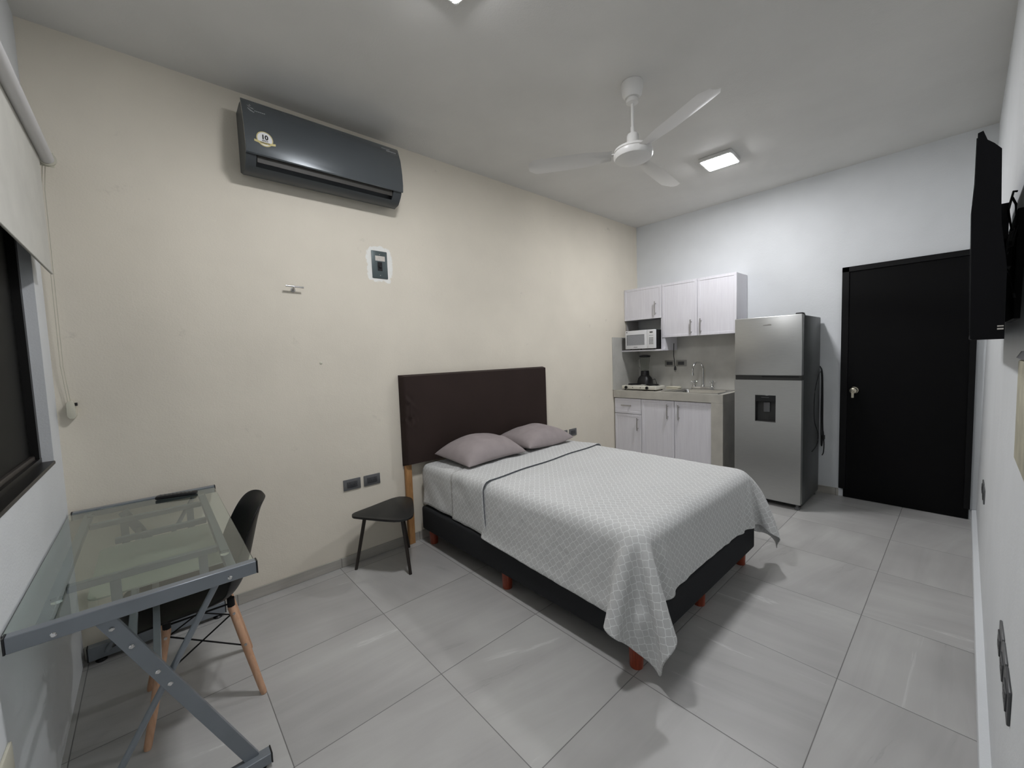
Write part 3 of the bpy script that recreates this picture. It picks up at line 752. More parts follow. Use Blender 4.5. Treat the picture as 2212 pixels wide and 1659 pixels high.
for k, (tp, ft) in tops.items():
    bm = newbm(); dirv = (ft-tp)
    tube(bm, [R @ (tp+dirv*s) for s in (0.0, 0.02, 0.5, 0.97, 1.0)], 0.014, 18, True, [0.0125, 0.0150, 0.0150, 0.0125, 0.0105])
    lg = obj('leg', bm, 'beech', chair)
    bm = newbm()
    for s in (0.07, 0.42):
        p = tp+dirv*s; n_ = Vector((0, k[1], 0))
        lathe(bm, (0, 0, 0), [(0, 0)], 3) if False else None
        tube(bm, [R @ (p+n_*0.0135), R @ (p+n_*0.0172)], 0.0055, 10)
    bm.verts.index_update(); pieces('screw', bm, 'satin_steel', lg)
bm = newbm()
def lp(k, s): tp, ft = tops[k]; return tp+(ft-tp)*s
for a_, b_ in (((-1, -1), (1, -1)), ((1, -1), (1, 1)), ((1, 1), (-1, 1)), ((-1, 1), (-1, -1))):
    for s0, s1 in ((0.07, 0.45), (0.45, 0.07)):
        tube(bm, [R @ lp(a_, s0), R @ lp(b_, s1)], 0.0032, 8)
    tube(bm, [R @ (lp(a_, 0.0)+Vector((0, 0, 0.012))), R @ (lp(b_, 0.0)+Vector((0, 0, 0.012)))], 0.004, 8)
obj('wire_brace', bm, 'black_matte', chair)
bm = newbm()
for k in tops:
    p = lp(k, 0)
    tube(bm, [R @ (p+Vector((0, 0, 0.0))), R @ (p+Vector((0, 0, 0.036)))], 0.014, 10)
    bar(bm, R @ (p+Vector((0.0, 0, 0.014))), R @ (lp((k[0], -k[1]), 0)+Vector((0, 0, 0.014))), 0.018, 0.005)
bm.verts.index_update(); pieces('seat_bracket', bm, 'black_matte', chair)

# ================================================================= SIDE TABLE
st = thing('side_table', 'small black three-legged side table beside the bed', 'side table', (1.50, -0.24, 0))
out = [(1.275, -0.144), (1.300, -0.127), (1.42, -0.098), (1.596, -0.053), (1.655, -0.060), (1.694, -0.102), (1.700, -0.160), (1.684, -0.212), (1.620, -0.345), (1.563, -0.445), (1.535, -0.475), (1.498, -0.487), (1.460, -0.478), (1.425, -0.450), (1.356, -0.350), (1.275, -0.215), (1.262, -0.178)]
n = len(out); sm_ = []
for i in range(n):        # Catmull-Rom rounding of the outline
    p = [Vector(out[(i+k-1) % n]) for k in range(4)]
    for t in (0, 0.33, 0.66):
        sm_.append(tuple(0.5*((2*p[1])+(-p[0]+p[2])*t+(2*p[0]-5*p[1]+4*p[2]-p[3])*t*t+(-p[0]+3*p[1]-3*p[2]+p[3])*t**3)))
bm = newbm(); prism(bm, sm_, 'Z', 0.390, 0.404, 0.003); obj('tabletop', bm, 'tabletop_black', st)
for tp, ft in (((1.355, -0.165), (1.292, -0.104)), ((1.510, -0.385), (1.528, -0.430)), ((1.625, -0.125), (1.705, -0.068))):
    bm = newbm(); tube(bm, [(*tp, 0.392), (*ft, 0.0)], 0.0115, 16, True, [0.0125, 0.0100]); obj('leg', bm, 'espresso_leg', st)
bm = newbm()
for tp in ((1.355, -0.165), (1.510, -0.385), (1.625, -0.125)): lathe(bm, (*tp, 0), [(0.030, 0.3895), (0.028, 0.384), (0, 0.384)], 16)
bm.verts.index_update(); pieces('leg_plate', bm, 'black_matte', st)

# ================================================================= HEADBOARD
hb = thing('headboard', 'dark brown upholstered headboard panel on pine posts against the wall', 'headboard', (2.5, -0.04, 0))
hx0, hx1, hz0, hz1 = 1.722, 3.278, 0.612, 1.302
bm = newbm(); nx, nz = 150, 60
def hbp(i, j):
    s, t = i/nx, j/nz; x = hx0+(hx1-hx0)*s; z = hz0+(hz1-hz0)*t
    e = min(1.0, min(s, 1-s)*(hx1-hx0)/0.02, min(t, 1-t)*(hz1-hz0)/0.012)
    puff = 0.006*math.sin(PI*s)*math.sin(PI*t)
    wr = 0.0
    if s < 0.12: # creases near the window-side edge
        wr = 0.005*noise.noise(Vector((x*60, z*14, 3)))*smoothstep(0.12, 0.02, s)*0+0.016*noise.noise(Vector((x*45, z*22+x*20, 3)))*(1-smoothstep(0.03, 0.09, s))*smoothstep(0.80, 0.98, z)*(1-smoothstep(1.10, 1.20, z))
    return Vector((x, -0.012-0.055*math.sqrt(max(0, 1-(1-e)**2))-puff-wr, z))
g = [[bm.verts.new(hbp(i, j)) for j in range(nz+1)] for i in range(nx+1)]
for i in range(nx):
    for j in range(nz): bm.faces.new((g[i][j], g[i+1][j], g[i+1][j+1], g[i][j+1]))
edge_loop = [g[i][0] for i in range(nx+1)] + [g[nx][j] for j in range(1, nz+1)] + [g[i][nz] for i in range(nx-1, -1, -1)] + [g[0][j] for j in range(nz-1, 0, -1)]
back = [bm.verts.new((v.co.x, -0.004, v.co.z)) for v in edge_loop]
for i in range(len(edge_loop)):
    k = (i+1) % len(edge_loop); bm.faces.new((edge_loop[i], edge_loop[k], back[k], back[i]))
bm.faces.new(back)
hbpn = obj('upholstered_panel', bm, 'headboard_fabric', hb, ang=60)
for xx in (1.728, 3.218):
    bm = newbm(); box(bm, xx, xx+0.050, -0.040, -0.013, 0.0, 0.625, 0.002, 1); obj('post', bm, 'pine', hb)

# ================================================================= BED BASE
bx0, bx1, by0, by1 = 1.822, 3.200, -0.075, -1.955
bz0, bz1 = 0.112, 0.290
base = thing('bed_base', 'low charcoal fabric bed base on reddish wooden legs', 'bed base', ((bx0+bx1)/2, (by0+by1)/2, 0))
bm = newbm(); box(bm, bx0, bx1, by0, by1, bz0, bz1, 0.018, 4); obj('upholstered_frame', bm, 'base_fabric', base)
for xx in (1.882, 2.530, 3.145):
    for yy in (-0.140, -1.000, -1.885):
        bm = newbm(); tube(bm, [(xx, yy, 0.0), (xx, yy, 0.006), (xx, yy, 0.117)], 0.03, 24, True, [0.029, 0.0300, 0.0330]); obj('leg', bm, 'cherry_leg', base)

# ================================================================= MATTRESS under its sheet
mx0, mx1, my0, my1, mz0, mz1 = 1.846, 3.186, -0.085, -1.935, 0.288, 0.618
def sd_box(P, lo, hi, r):
    c = (lo+hi)/2; h = (hi-lo)/2-r; q = np.abs(P-c)-h; qm = np.maximum(q, 0); ln = np.linalg.norm(qm, axis=-1)
    inside = np.minimum(q.max(axis=-1), 0); dist = ln+inside-r
    sg = np.sign(P-c); sg[sg == 0] = 1
    nrm = np.where(ln[..., None] > 1e-9, qm/np.maximum(ln, 1e-9)[..., None], 0)
    ax = q.argmax(axis=-1); one = np.eye(3)[ax]
    nrm = np.where(ln[..., None] > 1e-9, nrm, one)*sg
    return dist, nrm
mat_ = thing('mattress', 'mattress wrapped in a trellis patterned sheet on the charcoal base', 'mattress', (2.516, -1.0, mz0))
bm = newbm(); box(bm, mx0+0.010, mx1-0.010, my1+0.010, my0-0.004, mz0+0.002, mz1-0.012, 0.055, 5); obj('mattress_core', bm, 'sticker_white', mat_)
# fitted sheet: follows the rounded box from the head down, slightly loose at the sides
bm = newbm(); uvl = bm.loops.layers.uv.new('rest')
ov = 0.328; nu, nv = 112, 76
xs0, xs1 = mx0-ov, mx1+ov; ys0, ys1 = my0+0.0, -1.06
grid = []
for i in range(nu+1):
    row = []
    for j in range(nv+1):
        u = xs0+(xs1-xs0)*i/nu; v = ys0+(ys1-ys0)*j/nv
        side = 0; over = 0.0
        if u < mx0: side, over = -1, mx0-u
        elif u > mx1: side, over = 1, u-mx1
        rr = 0.035; arc_ = rr*PI/2
        xe = mx0 if side < 0 else mx1
        if side:
            if over < arc_:
                a_ = over/rr; x = xe+side*(rr*math.sin(a_)-rr); z = mz1-rr+rr*math.cos(a_)
            else: x = xe; z = mz1-rr-(over-arc_)
        else:
            x = mx0+rr+(u-mx0)*(mx1-mx0-2*rr)/(mx1-mx0); z = mz1
        wr = (noise.noise(Vector((u*7, v*9, 1.0)))*0.006 + abs(noise.noise(Vector((u*18+v*7, v*16, 5.0))))*0.006)*smoothstep(-0.92, -0.72, v)*(1 if not side else 0.3) - 0.004*(1-smoothstep(-0.95, -0.75, v))
        if side and over > 0.05: x += (smoothstep(-0.97, -0.80, v)*2-1 if v < -0.80 else 1)*side*(0.003 + 0.010*noise.noise(Vector((v*6.0+over*5, over*2.2, 9)))*smoothstep(0.05, 0.2, over)+0.004*smoothstep(0.2, 0.32, over))
        # soft slope down to the head edge of the mattress
        dh = ys0-v
        if dh < 0.05: z -= 0.024*(1-math.sqrt(max(0, 1-(1-dh/0.05)**2)))*(1 if over < 0.2 else 0.2)
        row.append((bm.verts.new((x, v, z+wr)), u, v))
    grid.append(row)
for i in range(nu):
    for j in range(nv):
        q = (grid[i][j], grid[i+1][j], grid[i+1][j+1], grid[i][j+1])
        f = bm.faces.new([t[0] for t in q])
        for lp_, t in zip(f.loops, q): lp_[uvl].uv = (t[1], t[2])
# head end drop
fs = obj('fitted_sheet', bm, 'trellis_cotton', mat_, ang=75)
so = fs.modifiers.new('s', 'SOLIDIFY'); so.thickness = 0.002; so.offset = 1
# closing panel at the head end
bm = newbm(); box(bm, mx0+0.01, mx1-0.01, my0-0.006, my0+0.001, mz0+0.01, mz1-0.03, 0.002, 1); obj('head_panel', bm, 'blind_fabric', mat_)

# ================================================================= LOOSE TOP SHEET, draped with a small cloth solver
def drape(steps=1500, dt=1/700., h=0.025, seed=5, fric=0.5):
    NX = int(round(((mx1-mx0)+0.76)/h)); NY = int(round(1.40/h))
    ii, jj = np.meshgrid(np.arange(NX+1)/NX, np.arange(NY+1)/NY, indexing='ij')
    left = mx0-0.322-0.060*jj; right = mx1+0.350
    head = -0.855+0.150*ii; foot = my1-0.300
    P = np.zeros((NX+1, NY+1, 3))
    P[..., 0] = left+(right-left)*ii; P[..., 1] = head+(foot-head)*jj; P[..., 2] = mz1+0.014
    UV = P[..., :2].copy(); X0 = P.copy()
    # the hems are a little fuller than the bed edges, so they fall in folds
    ov = np.clip((mx0-X0[..., 0])/0.35, 0, 1)+np.clip((X0[..., 0]-mx1)/0.35, 0, 1)
    X0[..., 1] = -1.5+(X0[..., 1]+1.5)*(1+0.035*ov)
    rng = np.random.RandomState(seed); P[..., 2] += 0.002*rng.rand(NX+1, NY+1)+0.010*np.sin(P[..., 0]*37+P[..., 1]*23)*np.sin(P[..., 1]*31)**2
    V = np.zeros_like(P)
    mlo, mhi = np.array([mx0, my1, mz0]), np.array([mx1, my0, mz1+0.001])
    blo, bhi = np.array([bx0, by1, bz0]), np.array([bx1, by0, bz1])
    C = []
    def add(di, dj, k):
        # coloured slices so that no vertex appears twice in one slice
        for s in range(2):
            if dj == 0:
                m = 2*di
                for o in range(di):
                    a0 = s*di+o
                    ia = np.arange(a0, NX+1-di, m)
                    if len(ia): C.append((slice(a0, NX+1-di, m), slice(None), slice(a0+di, NX+1, m), slice(None), k))
            elif di == 0:
                m = 2*dj
                for o in range(dj):
                    a0 = s*dj+o
                    if a0 < NY+1-dj: C.append((slice(None), slice(a0, NY+1-dj, m), slice(None), slice(a0+dj, NY+1, m), k))
            else:
                if dj > 0: C.append((slice(s, NX, 2), slice(0, NY), slice(s+1, NX+1, 2), slice(1, NY+1), k))
                else: C.append((slice(s, NX, 2), slice(1, NY+1), slice(s+1, NX+1, 2), slice(0, NY), k))
    add(1, 0, 1); add(0, 1, 1); add(1, 1, .25); add(1, -1, .25); add(2, 0, .06); add(0, 2, .06)
    CC = []
    for a, b, c, d, k in C:
        n1 = X0[c, d].shape[0]; A = X0[a, b][:n1]
        L = np.sqrt(((A-X0[c, d])**2).sum(-1)); CC.append((a, b, c, d, k*0.5, L))
    for st in range(steps):
        V[..., 2] -= 9.8*dt; V *= 0.9985 if st < steps*0.6 else 0.99
        Q = P+V*dt
        for a, b, c, d, k, L in CC:
            qa = Q[a, b][:L.shape[0]]; qb = Q[c, d]; dl = qb-qa
            ln = np.sqrt((dl*dl).sum(-1)); cr = dl*(k*(ln-L)/np.maximum(ln, 1e-9))[..., None]
            qa += cr; qb -= cr
        for lo, hi, r in ((mlo, mhi, 0.058), (blo, bhi, 0.016)):
            dist, nr = sd_box(Q, lo, hi, r); pen = np.maximum(0.010-dist, 0); Q += nr*pen[..., None]
            m = pen > 0; mv = Q-P; tn = mv-nr*(mv*nr).sum(-1, keepdims=True); Q[m] -= fric*tn[m]
        V = (Q-P)/dt; sp = np.sqrt((V*V).sum(-1, keepdims=True)); V *= np.minimum(1, 2.0/np.maximum(sp, 1e-6))
        P = Q
    return P, UV, X0
P, UV, _ = drape()
bm = newbm(); uvl = bm.loops.layers.uv.new('rest')
NXg, NYg = P.shape[0], P.shape[1]
# fine creases on top of the solved drape
vv = []; hem = []
for i in range(NXg):
    row = []
    for j in range(NYg):
        p = Vector(P[i, j]); u, v = UV[i, j]
        top_ = smoothstep(mz1-0.03, mz1, p.z)
        wr = 0.013*noise.noise(Vector((u*3+v*2, v*8, 2.0))) + 0.007*(1-abs(noise.noise(Vector((u*6-v*9, v*9+u*3, 7.0))))*2.2) + 0.003*noise.noise(Vector((u*22, v*30, 4.0)))
        inn = smoothstep(0.0, 0.16, min(u-mx0, mx1-u, v-my1))
        hd_ = smoothstep(1, 8, j); p.z += max(0.0, wr)*inn*hd_
        lo_ = (1-smoothstep(mz1-0.13, mz1-0.03, p.z))*hd_
        if lo_ > 0:
            side = lo_*(0.010*noise.noise(Vector((p.z*5+v*6, v*14+u*9, 3.0)))+0.004*noise.noise(Vector((u*30, v*30, 5.0))))
            if abs(u-2.5) > 0.67: p.x += abs(side)*(-1 if u < 2.5 else 1)
            else: p.y -= abs(side)
        row.append(bm.verts.new(p))
        if j == 0: hem.append(p+Vector((0, 0.0012, 0.0)))
    vv.append(row)
for i in range(NXg-1):
    for j in range(NYg-1):
        f = bm.faces.new((vv[i][j], vv[i+1][j], vv[i+1][j+1], vv[i][j+1]))
        for lp_, (a_, b_) in zip(f.loops, ((i, j), (i+1, j), (i+1, j+1), (i, j+1))): lp_[uvl].uv = tuple(UV[a_, b_])
ts = solo('top_sheet', bm, 'trellis_cotton', 'loose pale sheet with white trellis pattern draped over the bed foot', 'bed sheet', (2.5, -1.4, 0.62), ang=180)
def around(u, off):
    # the mattress outline at width coordinate u, pushed outwards by off
    rr = 0.035; arc_ = rr*PI/2
    if u < mx0 or u > mx1:
        sd = -1 if u < mx0 else 1; over = mx0-u if sd < 0 else u-mx1; xe = mx0 if sd < 0 else mx1
        if over < arc_:
            a = over/rr; return xe-sd*rr+sd*(rr+off)*math.sin(a), mz1-rr+(rr+off)*math.cos(a)
        return xe+sd*off, mz1-rr-(over-arc_)
    return mx0+rr+(u-mx0)*(mx1-mx0-2*rr)/(mx1-mx0), mz1+off
bm = newbm(); uvl = bm.loops.layers.uv.new('rest'); cg = []; rim = []
for i in range(121):
    t = i/120; u = mx0-0.336+(mx1-mx0+0.672)*t; row = []
    f0 = -0.888+0.150*t
    for j in range(25):
        w_ = j/24; v = f0+0.006*math.sin(t*23)*(1-w_)+(0.40-0.02*math.sin(t*9))*w_
        off = 0.0175*(1-w_)**1.5+0.0075+(0.006*noise.noise(Vector((u*6, v*7, 8.0)))+0.004*noise.noise(Vector((u*15+v*9, v*13, 2.5))))*smoothstep(0.0, 0.5, w_)
        x, z = around(u, off)
        row.append((bm.verts.new((x, v, z)), u, v))
        if j == 0: xr, zr = around(u, off-0.0045); rim.append((xr, v-0.0005, zr))
    cg.append(row)
for i in range(120):
    for j in range(24):
        q = (cg[i][j], cg[i+1][j], cg[i+1][j+1], cg[i][j+1]); f = bm.faces.new([k[0] for k in q])
        for lp_, k in zip(f.loops, q): lp_[uvl].uv = (k[1], -k[2]+0.01)
cuff = obj('folded_cuff', bm, 'trellis_cotton', ts, ang=75)
so = cuff.modifiers.new('s', 'SOLIDIFY'); so.thickness = 0.0028; so.offset = 1
bm = newbm(); tube(bm, rim, 0.0014, 6); obj('cuff_shadow_line', bm, 'cuff_shadow_navy', ts)  # thin dark strand painted in as the shadow beneath the cuff edge
sb = ts.modifiers.new('b', 'SUBSURF'); sb.levels = 1; sb.render_levels = 2
so = ts.modifiers.new('s', 'SOLIDIFY'); so.thickness = 0.0035; so.offset = 1

# ================================================================= PILLOWS
def pillow(label, cx, cy, rz, L, Wd, Ht, seed, tilt=0.0, z0=None):
    z0 = z0 if z0 is not None else mz1+0.014
    root_loc = Vector((cx, cy, z0))
    bm = newbm(); n = 36
    Rm = Matrix.Translation(root_loc) @ Matrix.Rotation(rz, 4, 'Z')
    def sh(u, v, top):
        fu = 1-abs(u)**2.4; fv = 1-abs(v)**2.4
        hgt = (max(fu, 0)**0.55)*(max(fv, 0)**0.55)
        px = u*L/2*(1-0.03*(1-abs(v)**2.0)*abs(u)**3+0.0); py = v*Wd/2*(1-0.04*(1-abs(u)**2.0)*abs(v)**3)
        edge_z = 0.030+0.012*math.sin(u*3+seed)
        # seams and corners sag to the sheet, middle sits on it
        wr = 0.012*noise.noise(Vector((u*2.2+seed, v*3, seed)))*hgt + 0.004*abs(noise.noise(Vector((u*9+v*4, v*7, seed+3))))*(1-hgt*0.5)*(1 if hgt > 0.02 else 0)
        if top: z = edge_z+(Ht-edge_z)*hgt+wr
        else: z = edge_z-(edge_z-0.001)*min(1, hgt*1.4)
        z += tilt*(py+Wd/2)
        return Rm @ Vector((px, py, max(z, 0.001)))
    T_ = {}
    for top in (True, False):
        for i in range(n+1):
            for j in range(n+1):
                if not top and (i in (0, n) or j in (0, n)): T_[top, i, j] = T_[True, i, j]; continue
                T_[top, i, j] = bm.verts.new(sh(-1+2*i/n, -1+2*j/n, top))
    for top in (True, False):
        for i in range(n):
            for j in range(n):
                q = [T_[top, i, j], T_[top, i+1, j], T_[top, i+1, j+1], T_[top, i, j+1]]
                bm.faces.new(q if top else q[::-1])
    o = solo('pillow', bm, 'pillow_fabric', label, 'pillow', root_loc, group='pillows at the headboard', ang=180)
    sbm = o.modifiers.new('b', 'SUBSURF'); sbm.levels = 0; sbm.render_levels = 1
    return o
pillow('mauve-grey pillow nearer the window side of the bed', 2.232, -0.325, math.radians(3), 0.60, 0.43, 0.155, 1.3, 0.08)
pillow('mauve-grey pillow nearer the kitchen side of the bed', 2.842, -0.318, math.radians(3), 0.595, 0.41, 0.150, 4.1, 0.08)

# ================================================================= KITCHEN
KX = 4.500; KZ = 0.965
# masonry counter: worktop, right-hand leg
ct_ = thing('kitchen_counter', 'beige tiled kitchen counter with a solid right end leg', 'counter', (4.79, -0.63, 0))
bm = newbm(); box(bm, KX, XR-0.011, -0.702, -0.011, 0.880, KZ); box(bm, KX, XR-0.011, -1.265, -1.178, 0.880, KZ); box(bm, KX, 4.562, -1.178, -0.702, 0.880, KZ); box(bm, 4.903, XR-0.011, -1.178, -0.702, 0.880, KZ); bmesh.ops.remove_doubles(bm, verts=bm.verts, dist=1e-5); obj('worktop', bm, 'counter_tile', ct_, smooth=False)
bm = newbm(); box(bm, KX, XR-0.013, -1.265, -1.152, 0.0, 0.8799, 0.002, 1)
obj('end_leg', bm, 'counter_tile', ct_)
def handle(bm, p, q, out=(-1, 0, 0), r=0.0065, st=0.028):
    p, q, out = Vector(p), Vector(q), Vector(out); dd = (q-p).normalized()
    tube(bm, [p+out*st, q+out*st], r, 12)
    for s in (p+dd*0.022, q-dd*0.022): tube(bm, [s, s+out*st], r*0.8, 10)
def front(name, parent, x, y0, y1, z0, z1, mat, hd=None, th=0.016):
    # shaker-like door: slab with a shallow sunk field
    bm = newbm(); box(bm, x, x+th, y1, y0, z0, z1, 0.002, 1)
    fr = 0.028
    for (a0, a1, c0, c1) in ((y0, y1, z1-fr, z1), (y0, y1, z0, z0+fr), (y0, y0-fr, z0+fr, z1-fr), (y1+fr, y1, z0+fr, z1-fr)):
        box(bm, x-0.0035, x+0.001, a1, a0, c0, c1, 0.0012, 1)
    o = obj(name, bm, mat, parent)
    if hd:
        bm = newbm(); handle(bm, *hd); obj('handle', bm, 'satin_steel', o)
    return o
FX = KX+0.022
c1 = thing('base_cabinet', 'narrow white base cabinet with one drawer over a door', 'cabinet', (4.78, -0.19, 0))
bm = newbm(); box(bm, FX+0.018, XR-0.013, -0.366, -0.014, 0.0, 0.878); obj('carcass', bm, 'cabinet_inside', c1)
front('drawer', c1, FX, -0.014, -0.364, 0.692, 0.872, 'white_laminate_across', ((FX-0.004, -0.120, 0.790), (FX-0.004, -0.250, 0.790)))
front('door', c1, FX, -0.014, -0.364, 0.080, 0.686, 'white_laminate', ((FX-0.004, -0.325, 0.652), (FX-0.004, -0.325, 0.505)))
c2 = thing('base_cabinet', 'white two-door base cabinet under the sink', 'cabinet', (4.78, -0.76, 0))
bm = newbm(); box(bm, FX+0.018, XR-0.013, -1.150, -0.367, 0.0, 0.878); obj('carcass', bm, 'cabinet_inside', c2)
front('door', c2, FX, -0.370, -0.758, 0.080, 0.872, 'white_laminate', ((FX-0.004, -0.690, 0.835), (FX-0.004, -0.690, 0.675)))
front('door', c2, FX, -0.763, -1.146, 0.080, 0.872, 'white_laminate', ((FX-0.004, -0.815, 0.835), (FX-0.004, -0.815, 0.672)))
# wall cabinets
UX = 4.780
u1_ = thing('wall_cabinet', 'small white wall cabinet above the microwave', 'cabinet', (4.93, -0.25, 1.80))
bm = newbm(); box(bm, UX+0.017, XR-0.002, -0.492, -0.003, 1.806, 2.176, 0.001, 1); obj('carcass', bm, 'white_laminate', u1_)
front('door', u1_, UX, -0.003, -0.492, 1.800, 2.178, 'white_laminate', ((UX-0.004, -0.420, 1.992), (UX-0.004, -0.420, 1.835)))
u2_ = thing('wall_cabinet', 'large white two-door wall cabinet above the sink', 'cabinet', (4.93, -0.89, 1.57))
bm = newbm(); box(bm, UX+0.017, XR-0.011, -1.292, -0.497, 1.574, 2.176, 0.001, 1); obj('carcass', bm, 'white_laminate', u2_)
front('door', u2_, UX, -0.497, -0.897, 1.570, 2.178, 'white_laminate', ((UX-0.004, -0.835, 1.745), (UX-0.004, -0.835, 1.590)))
front('door', u2_, UX, -0.902, -1.292, 1.570, 2.178, 'white_laminate', ((UX-0.004, -0.940, 1.748), (UX-0.004, -0.940, 1.592)))
# open microwave shelf
sh = thing('microwave_shelf', 'white wall shelf carrying the microwave', 'shelf', (4.88, -0.27, 1.42))
bm = newbm(); box(bm, 4.690, XR-0.011, -0.528, -0.011, 1.420, 1.438, 0.001, 1); obj('shelf_board', bm, 'white_laminate_across', sh)
bm = newbm(); box(bm, UX+0.004, XR-0.011, -0.528, -0.498, 1.4385, 1.5735, 0.001, 1); box(bm, UX+0.004, XR-0.012, -0.496, -0.480, 1.4385, 1.8055); obj('side_panel', bm, 'white_laminate', sh)
bm = newbm(); box(bm, 4.80, XR-0.011, -0.014, -0.0115, 1.4385, 1.805); obj('end_panel', bm, 'cabinet_inside', sh)

# microwave
mw = thing('microwave', 'white microwave oven on the wall shelf', 'microwave', (4.86, -0.29, 1.438))
MX, MY0, MY1, MZ0, MZ1 = 4.660, -0.082, -0.472, 1.450, 1.668
bm = newbm(); box(bm, MX+0.03, 5.00, MY1+0.004, MY0-0.004, MZ0+0.002, MZ1-0.002, 0.004, 2); obj('casing', bm, 'black_matte', mw)
bm = newbm(); box(bm, MX, MX+0.031, MY1+0.103, MY0, MZ0, MZ1, 0.006, 3); dr = obj('door', bm, 'microwave_white', mw)
bm = newbm(); box(bm, MX-0.001, MX+0.003, -0.338, -0.108, MZ0+0.045, MZ0+0.165, 0.001, 1); obj('door_window', bm, 'microwave_window', dr)
bm = newbm()
box(bm, MX-0.002, MX+0.001, -0.338, -0.108, MZ0+0.163, MZ0+0.168); box(bm, MX-0.002, MX+0.001, -0.111, -0.106, MZ0+0.045, MZ0+0.168); bm.verts.index_update(); pieces('window_trim', bm, 'outlet_grey', dr)
bm = newbm(); box(bm, MX, MX+0.031, MY1, MY1+0.1025, MZ0, MZ1, 0.006, 3); cp = obj('control_panel', bm, 'microwave_white', mw)
bm = newbm(); box(bm, MX-0.001, MX+0.002, -0.443, -0.405, 1.630, 1.643); obj('display', bm, 'ink_black', cp)
bm = newbm()
for i in range(3):
    for j in range(5): box(bm, MX-0.001, MX+0.002, -0.447+0.018*i, -0.436+0.018*i, 1.500+0.0165*j, 1.510+0.0165*j)
for i in range(3): box(bm, MX-0.001, MX+0.002, -0.447+0.018*i, -0.437+0.018*i, 1.598, 1.602)
bm.verts.index_update(); pieces('button', bm, 'outlet_dark', cp)
bm = newbm(); box(bm, MX-0.001, MX+0.002, -0.245, -0.195, MZ0+0.018, MZ0+0.024); box(bm, MX-0.001, MX+0.002, -0.115, -0.095, MZ1-0.022, MZ1-0.012); bm.verts.index_update(); pieces('faint_lettering', bm, 'outlet_grey', dr)
for yy in (-0.12, -0.43):
    for xx in (4.72, 4.96):
        bm = newbm(); lathe(bm, (xx, yy, 0), [(0.012, 1.4385), (0.012, 1.453), (0, 1.453)], 12); obj('foot', bm, 'black_plastic', mw)
# cord hanging off the shelf end
bm = newbm()
cp_ = [(4.98, -0.500, 1.60), (4.96, -0.545, 1.50), (4.945, -0.550, 1.42), (4.95, -0.547, 1.35), (4.95, -0.556, 1.28), (4.95, -0.562, 1.22)]
pc = thing('power_cord', 'black power cord and plug dangling from the shelf end', 'cord', (4.95, -0.55, 1.18))
tube(bm, cp_[1:], 0.0045, 10); obj('cord', bm, 'black_plastic', pc)
bm = newbm(); tube(bm, [(4.95, -0.562, 1.235), (4.95, -0.563, 1.215), (4.95, -0.563, 1.185)], 0.01, 12, True, [0.006, 0.013, 0.014]); box(bm, 4.948, 4.952, -0.571, -0.568, 1.165, 1.186); box(bm, 4.948, 4.952, -0.558, -0.555, 1.165, 1.186); obj('plug', bm, 'black_plastic', pc)

# sink
SX0, SX1, SY0, SY1 = 4.530, 4.995, -0.600, -1.215
sk = thing('sink', 'stainless steel sink set in the tiled counter', 'sink', (4.76, -0.9, KZ))
bm = newbm()
def rrect(x0, x1, y0, y1, r, z, n=6):
    pts = []
    for cx, cy, a0 in ((x1-r, y1-r, 0), (x0+r, y1-r, PI/2), (x0+r, y0+r, PI), (x1-r, y0+r, 1.5*PI)):
        for i in range(n+1):
            a = a0+PI/2*i/n; pts.append(bm.verts.new((cx+r*math.cos(a), cy+r*math.sin(a), z)))
    return pts
L_ = [rrect(SX0, SX1, SY1, SY0, 0.02, KZ+0.0005), rrect(SX0+0.002, SX1-0.002, SY1+0.002, SY0-0.002, 0.02, KZ+0.006), rrect(SX0+0.03, SX1-0.09, SY1+0.035, SY0-0.10, 0.05, KZ+0.005),
      rrect(SX0+0.036, SX1-0.096, SY1+0.041, SY0-0.106, 0.05, KZ-0.004), rrect(SX0+0.045, SX1-0.105, SY1+0.05, SY0-0.115, 0.05, KZ-0.075)]
for A, B in zip(L_, L_[1:]):
    for i in range(len(A)): bm.faces.new((A[i], A[(i+1) % len(A)], B[(i+1) % len(B)], B[i]))
bm.faces.new(L_[-1]); obj('basin', bm, 'stainless_sink', sk, ang=30)
# tap
tpx, tpy = 5.020, -0.855
tap = thing('kitchen_tap', 'chrome gooseneck tap with two cross handles', 'tap', (tpx, tpy, KZ))
bm = newbm(); box(bm, tpx-0.024, tpx+0.024, tpy-0.125, tpy+0.125, KZ+0.001, KZ+0.030, 0.008, 3); obj('bridge_base', bm, 'chrome', tap)
bm = newbm()
arc = [(tpx, tpy, KZ+0.02), (tpx, tpy, KZ+0.10), (tpx, tpy, KZ+0.22)]
Ra = 0.085
for i in range(1, 13): a = PI*i/12; arc.append((tpx-(Ra-Ra*math.cos(a))*0.93, tpy+(Ra-Ra*math.cos(a))*0.28, KZ+0.22+Ra*math.sin(a)*1.05))
e_ = arc[-1]; arc += [(e_[0], e_[1], e_[2]-0.03)]
tube(bm, arc, 0.010, 16); tube(bm, [(e_[0], e_[1], e_[2]-0.025), (e_[0], e_[1], e_[2]-0.055)], 0.0135, 16); lathe(bm, (tpx, tpy, 0), [(0.020, KZ+0.028), (0.018, KZ+0.045), (0.011, KZ+0.055)], 18); obj('spout', bm, 'chrome', tap)
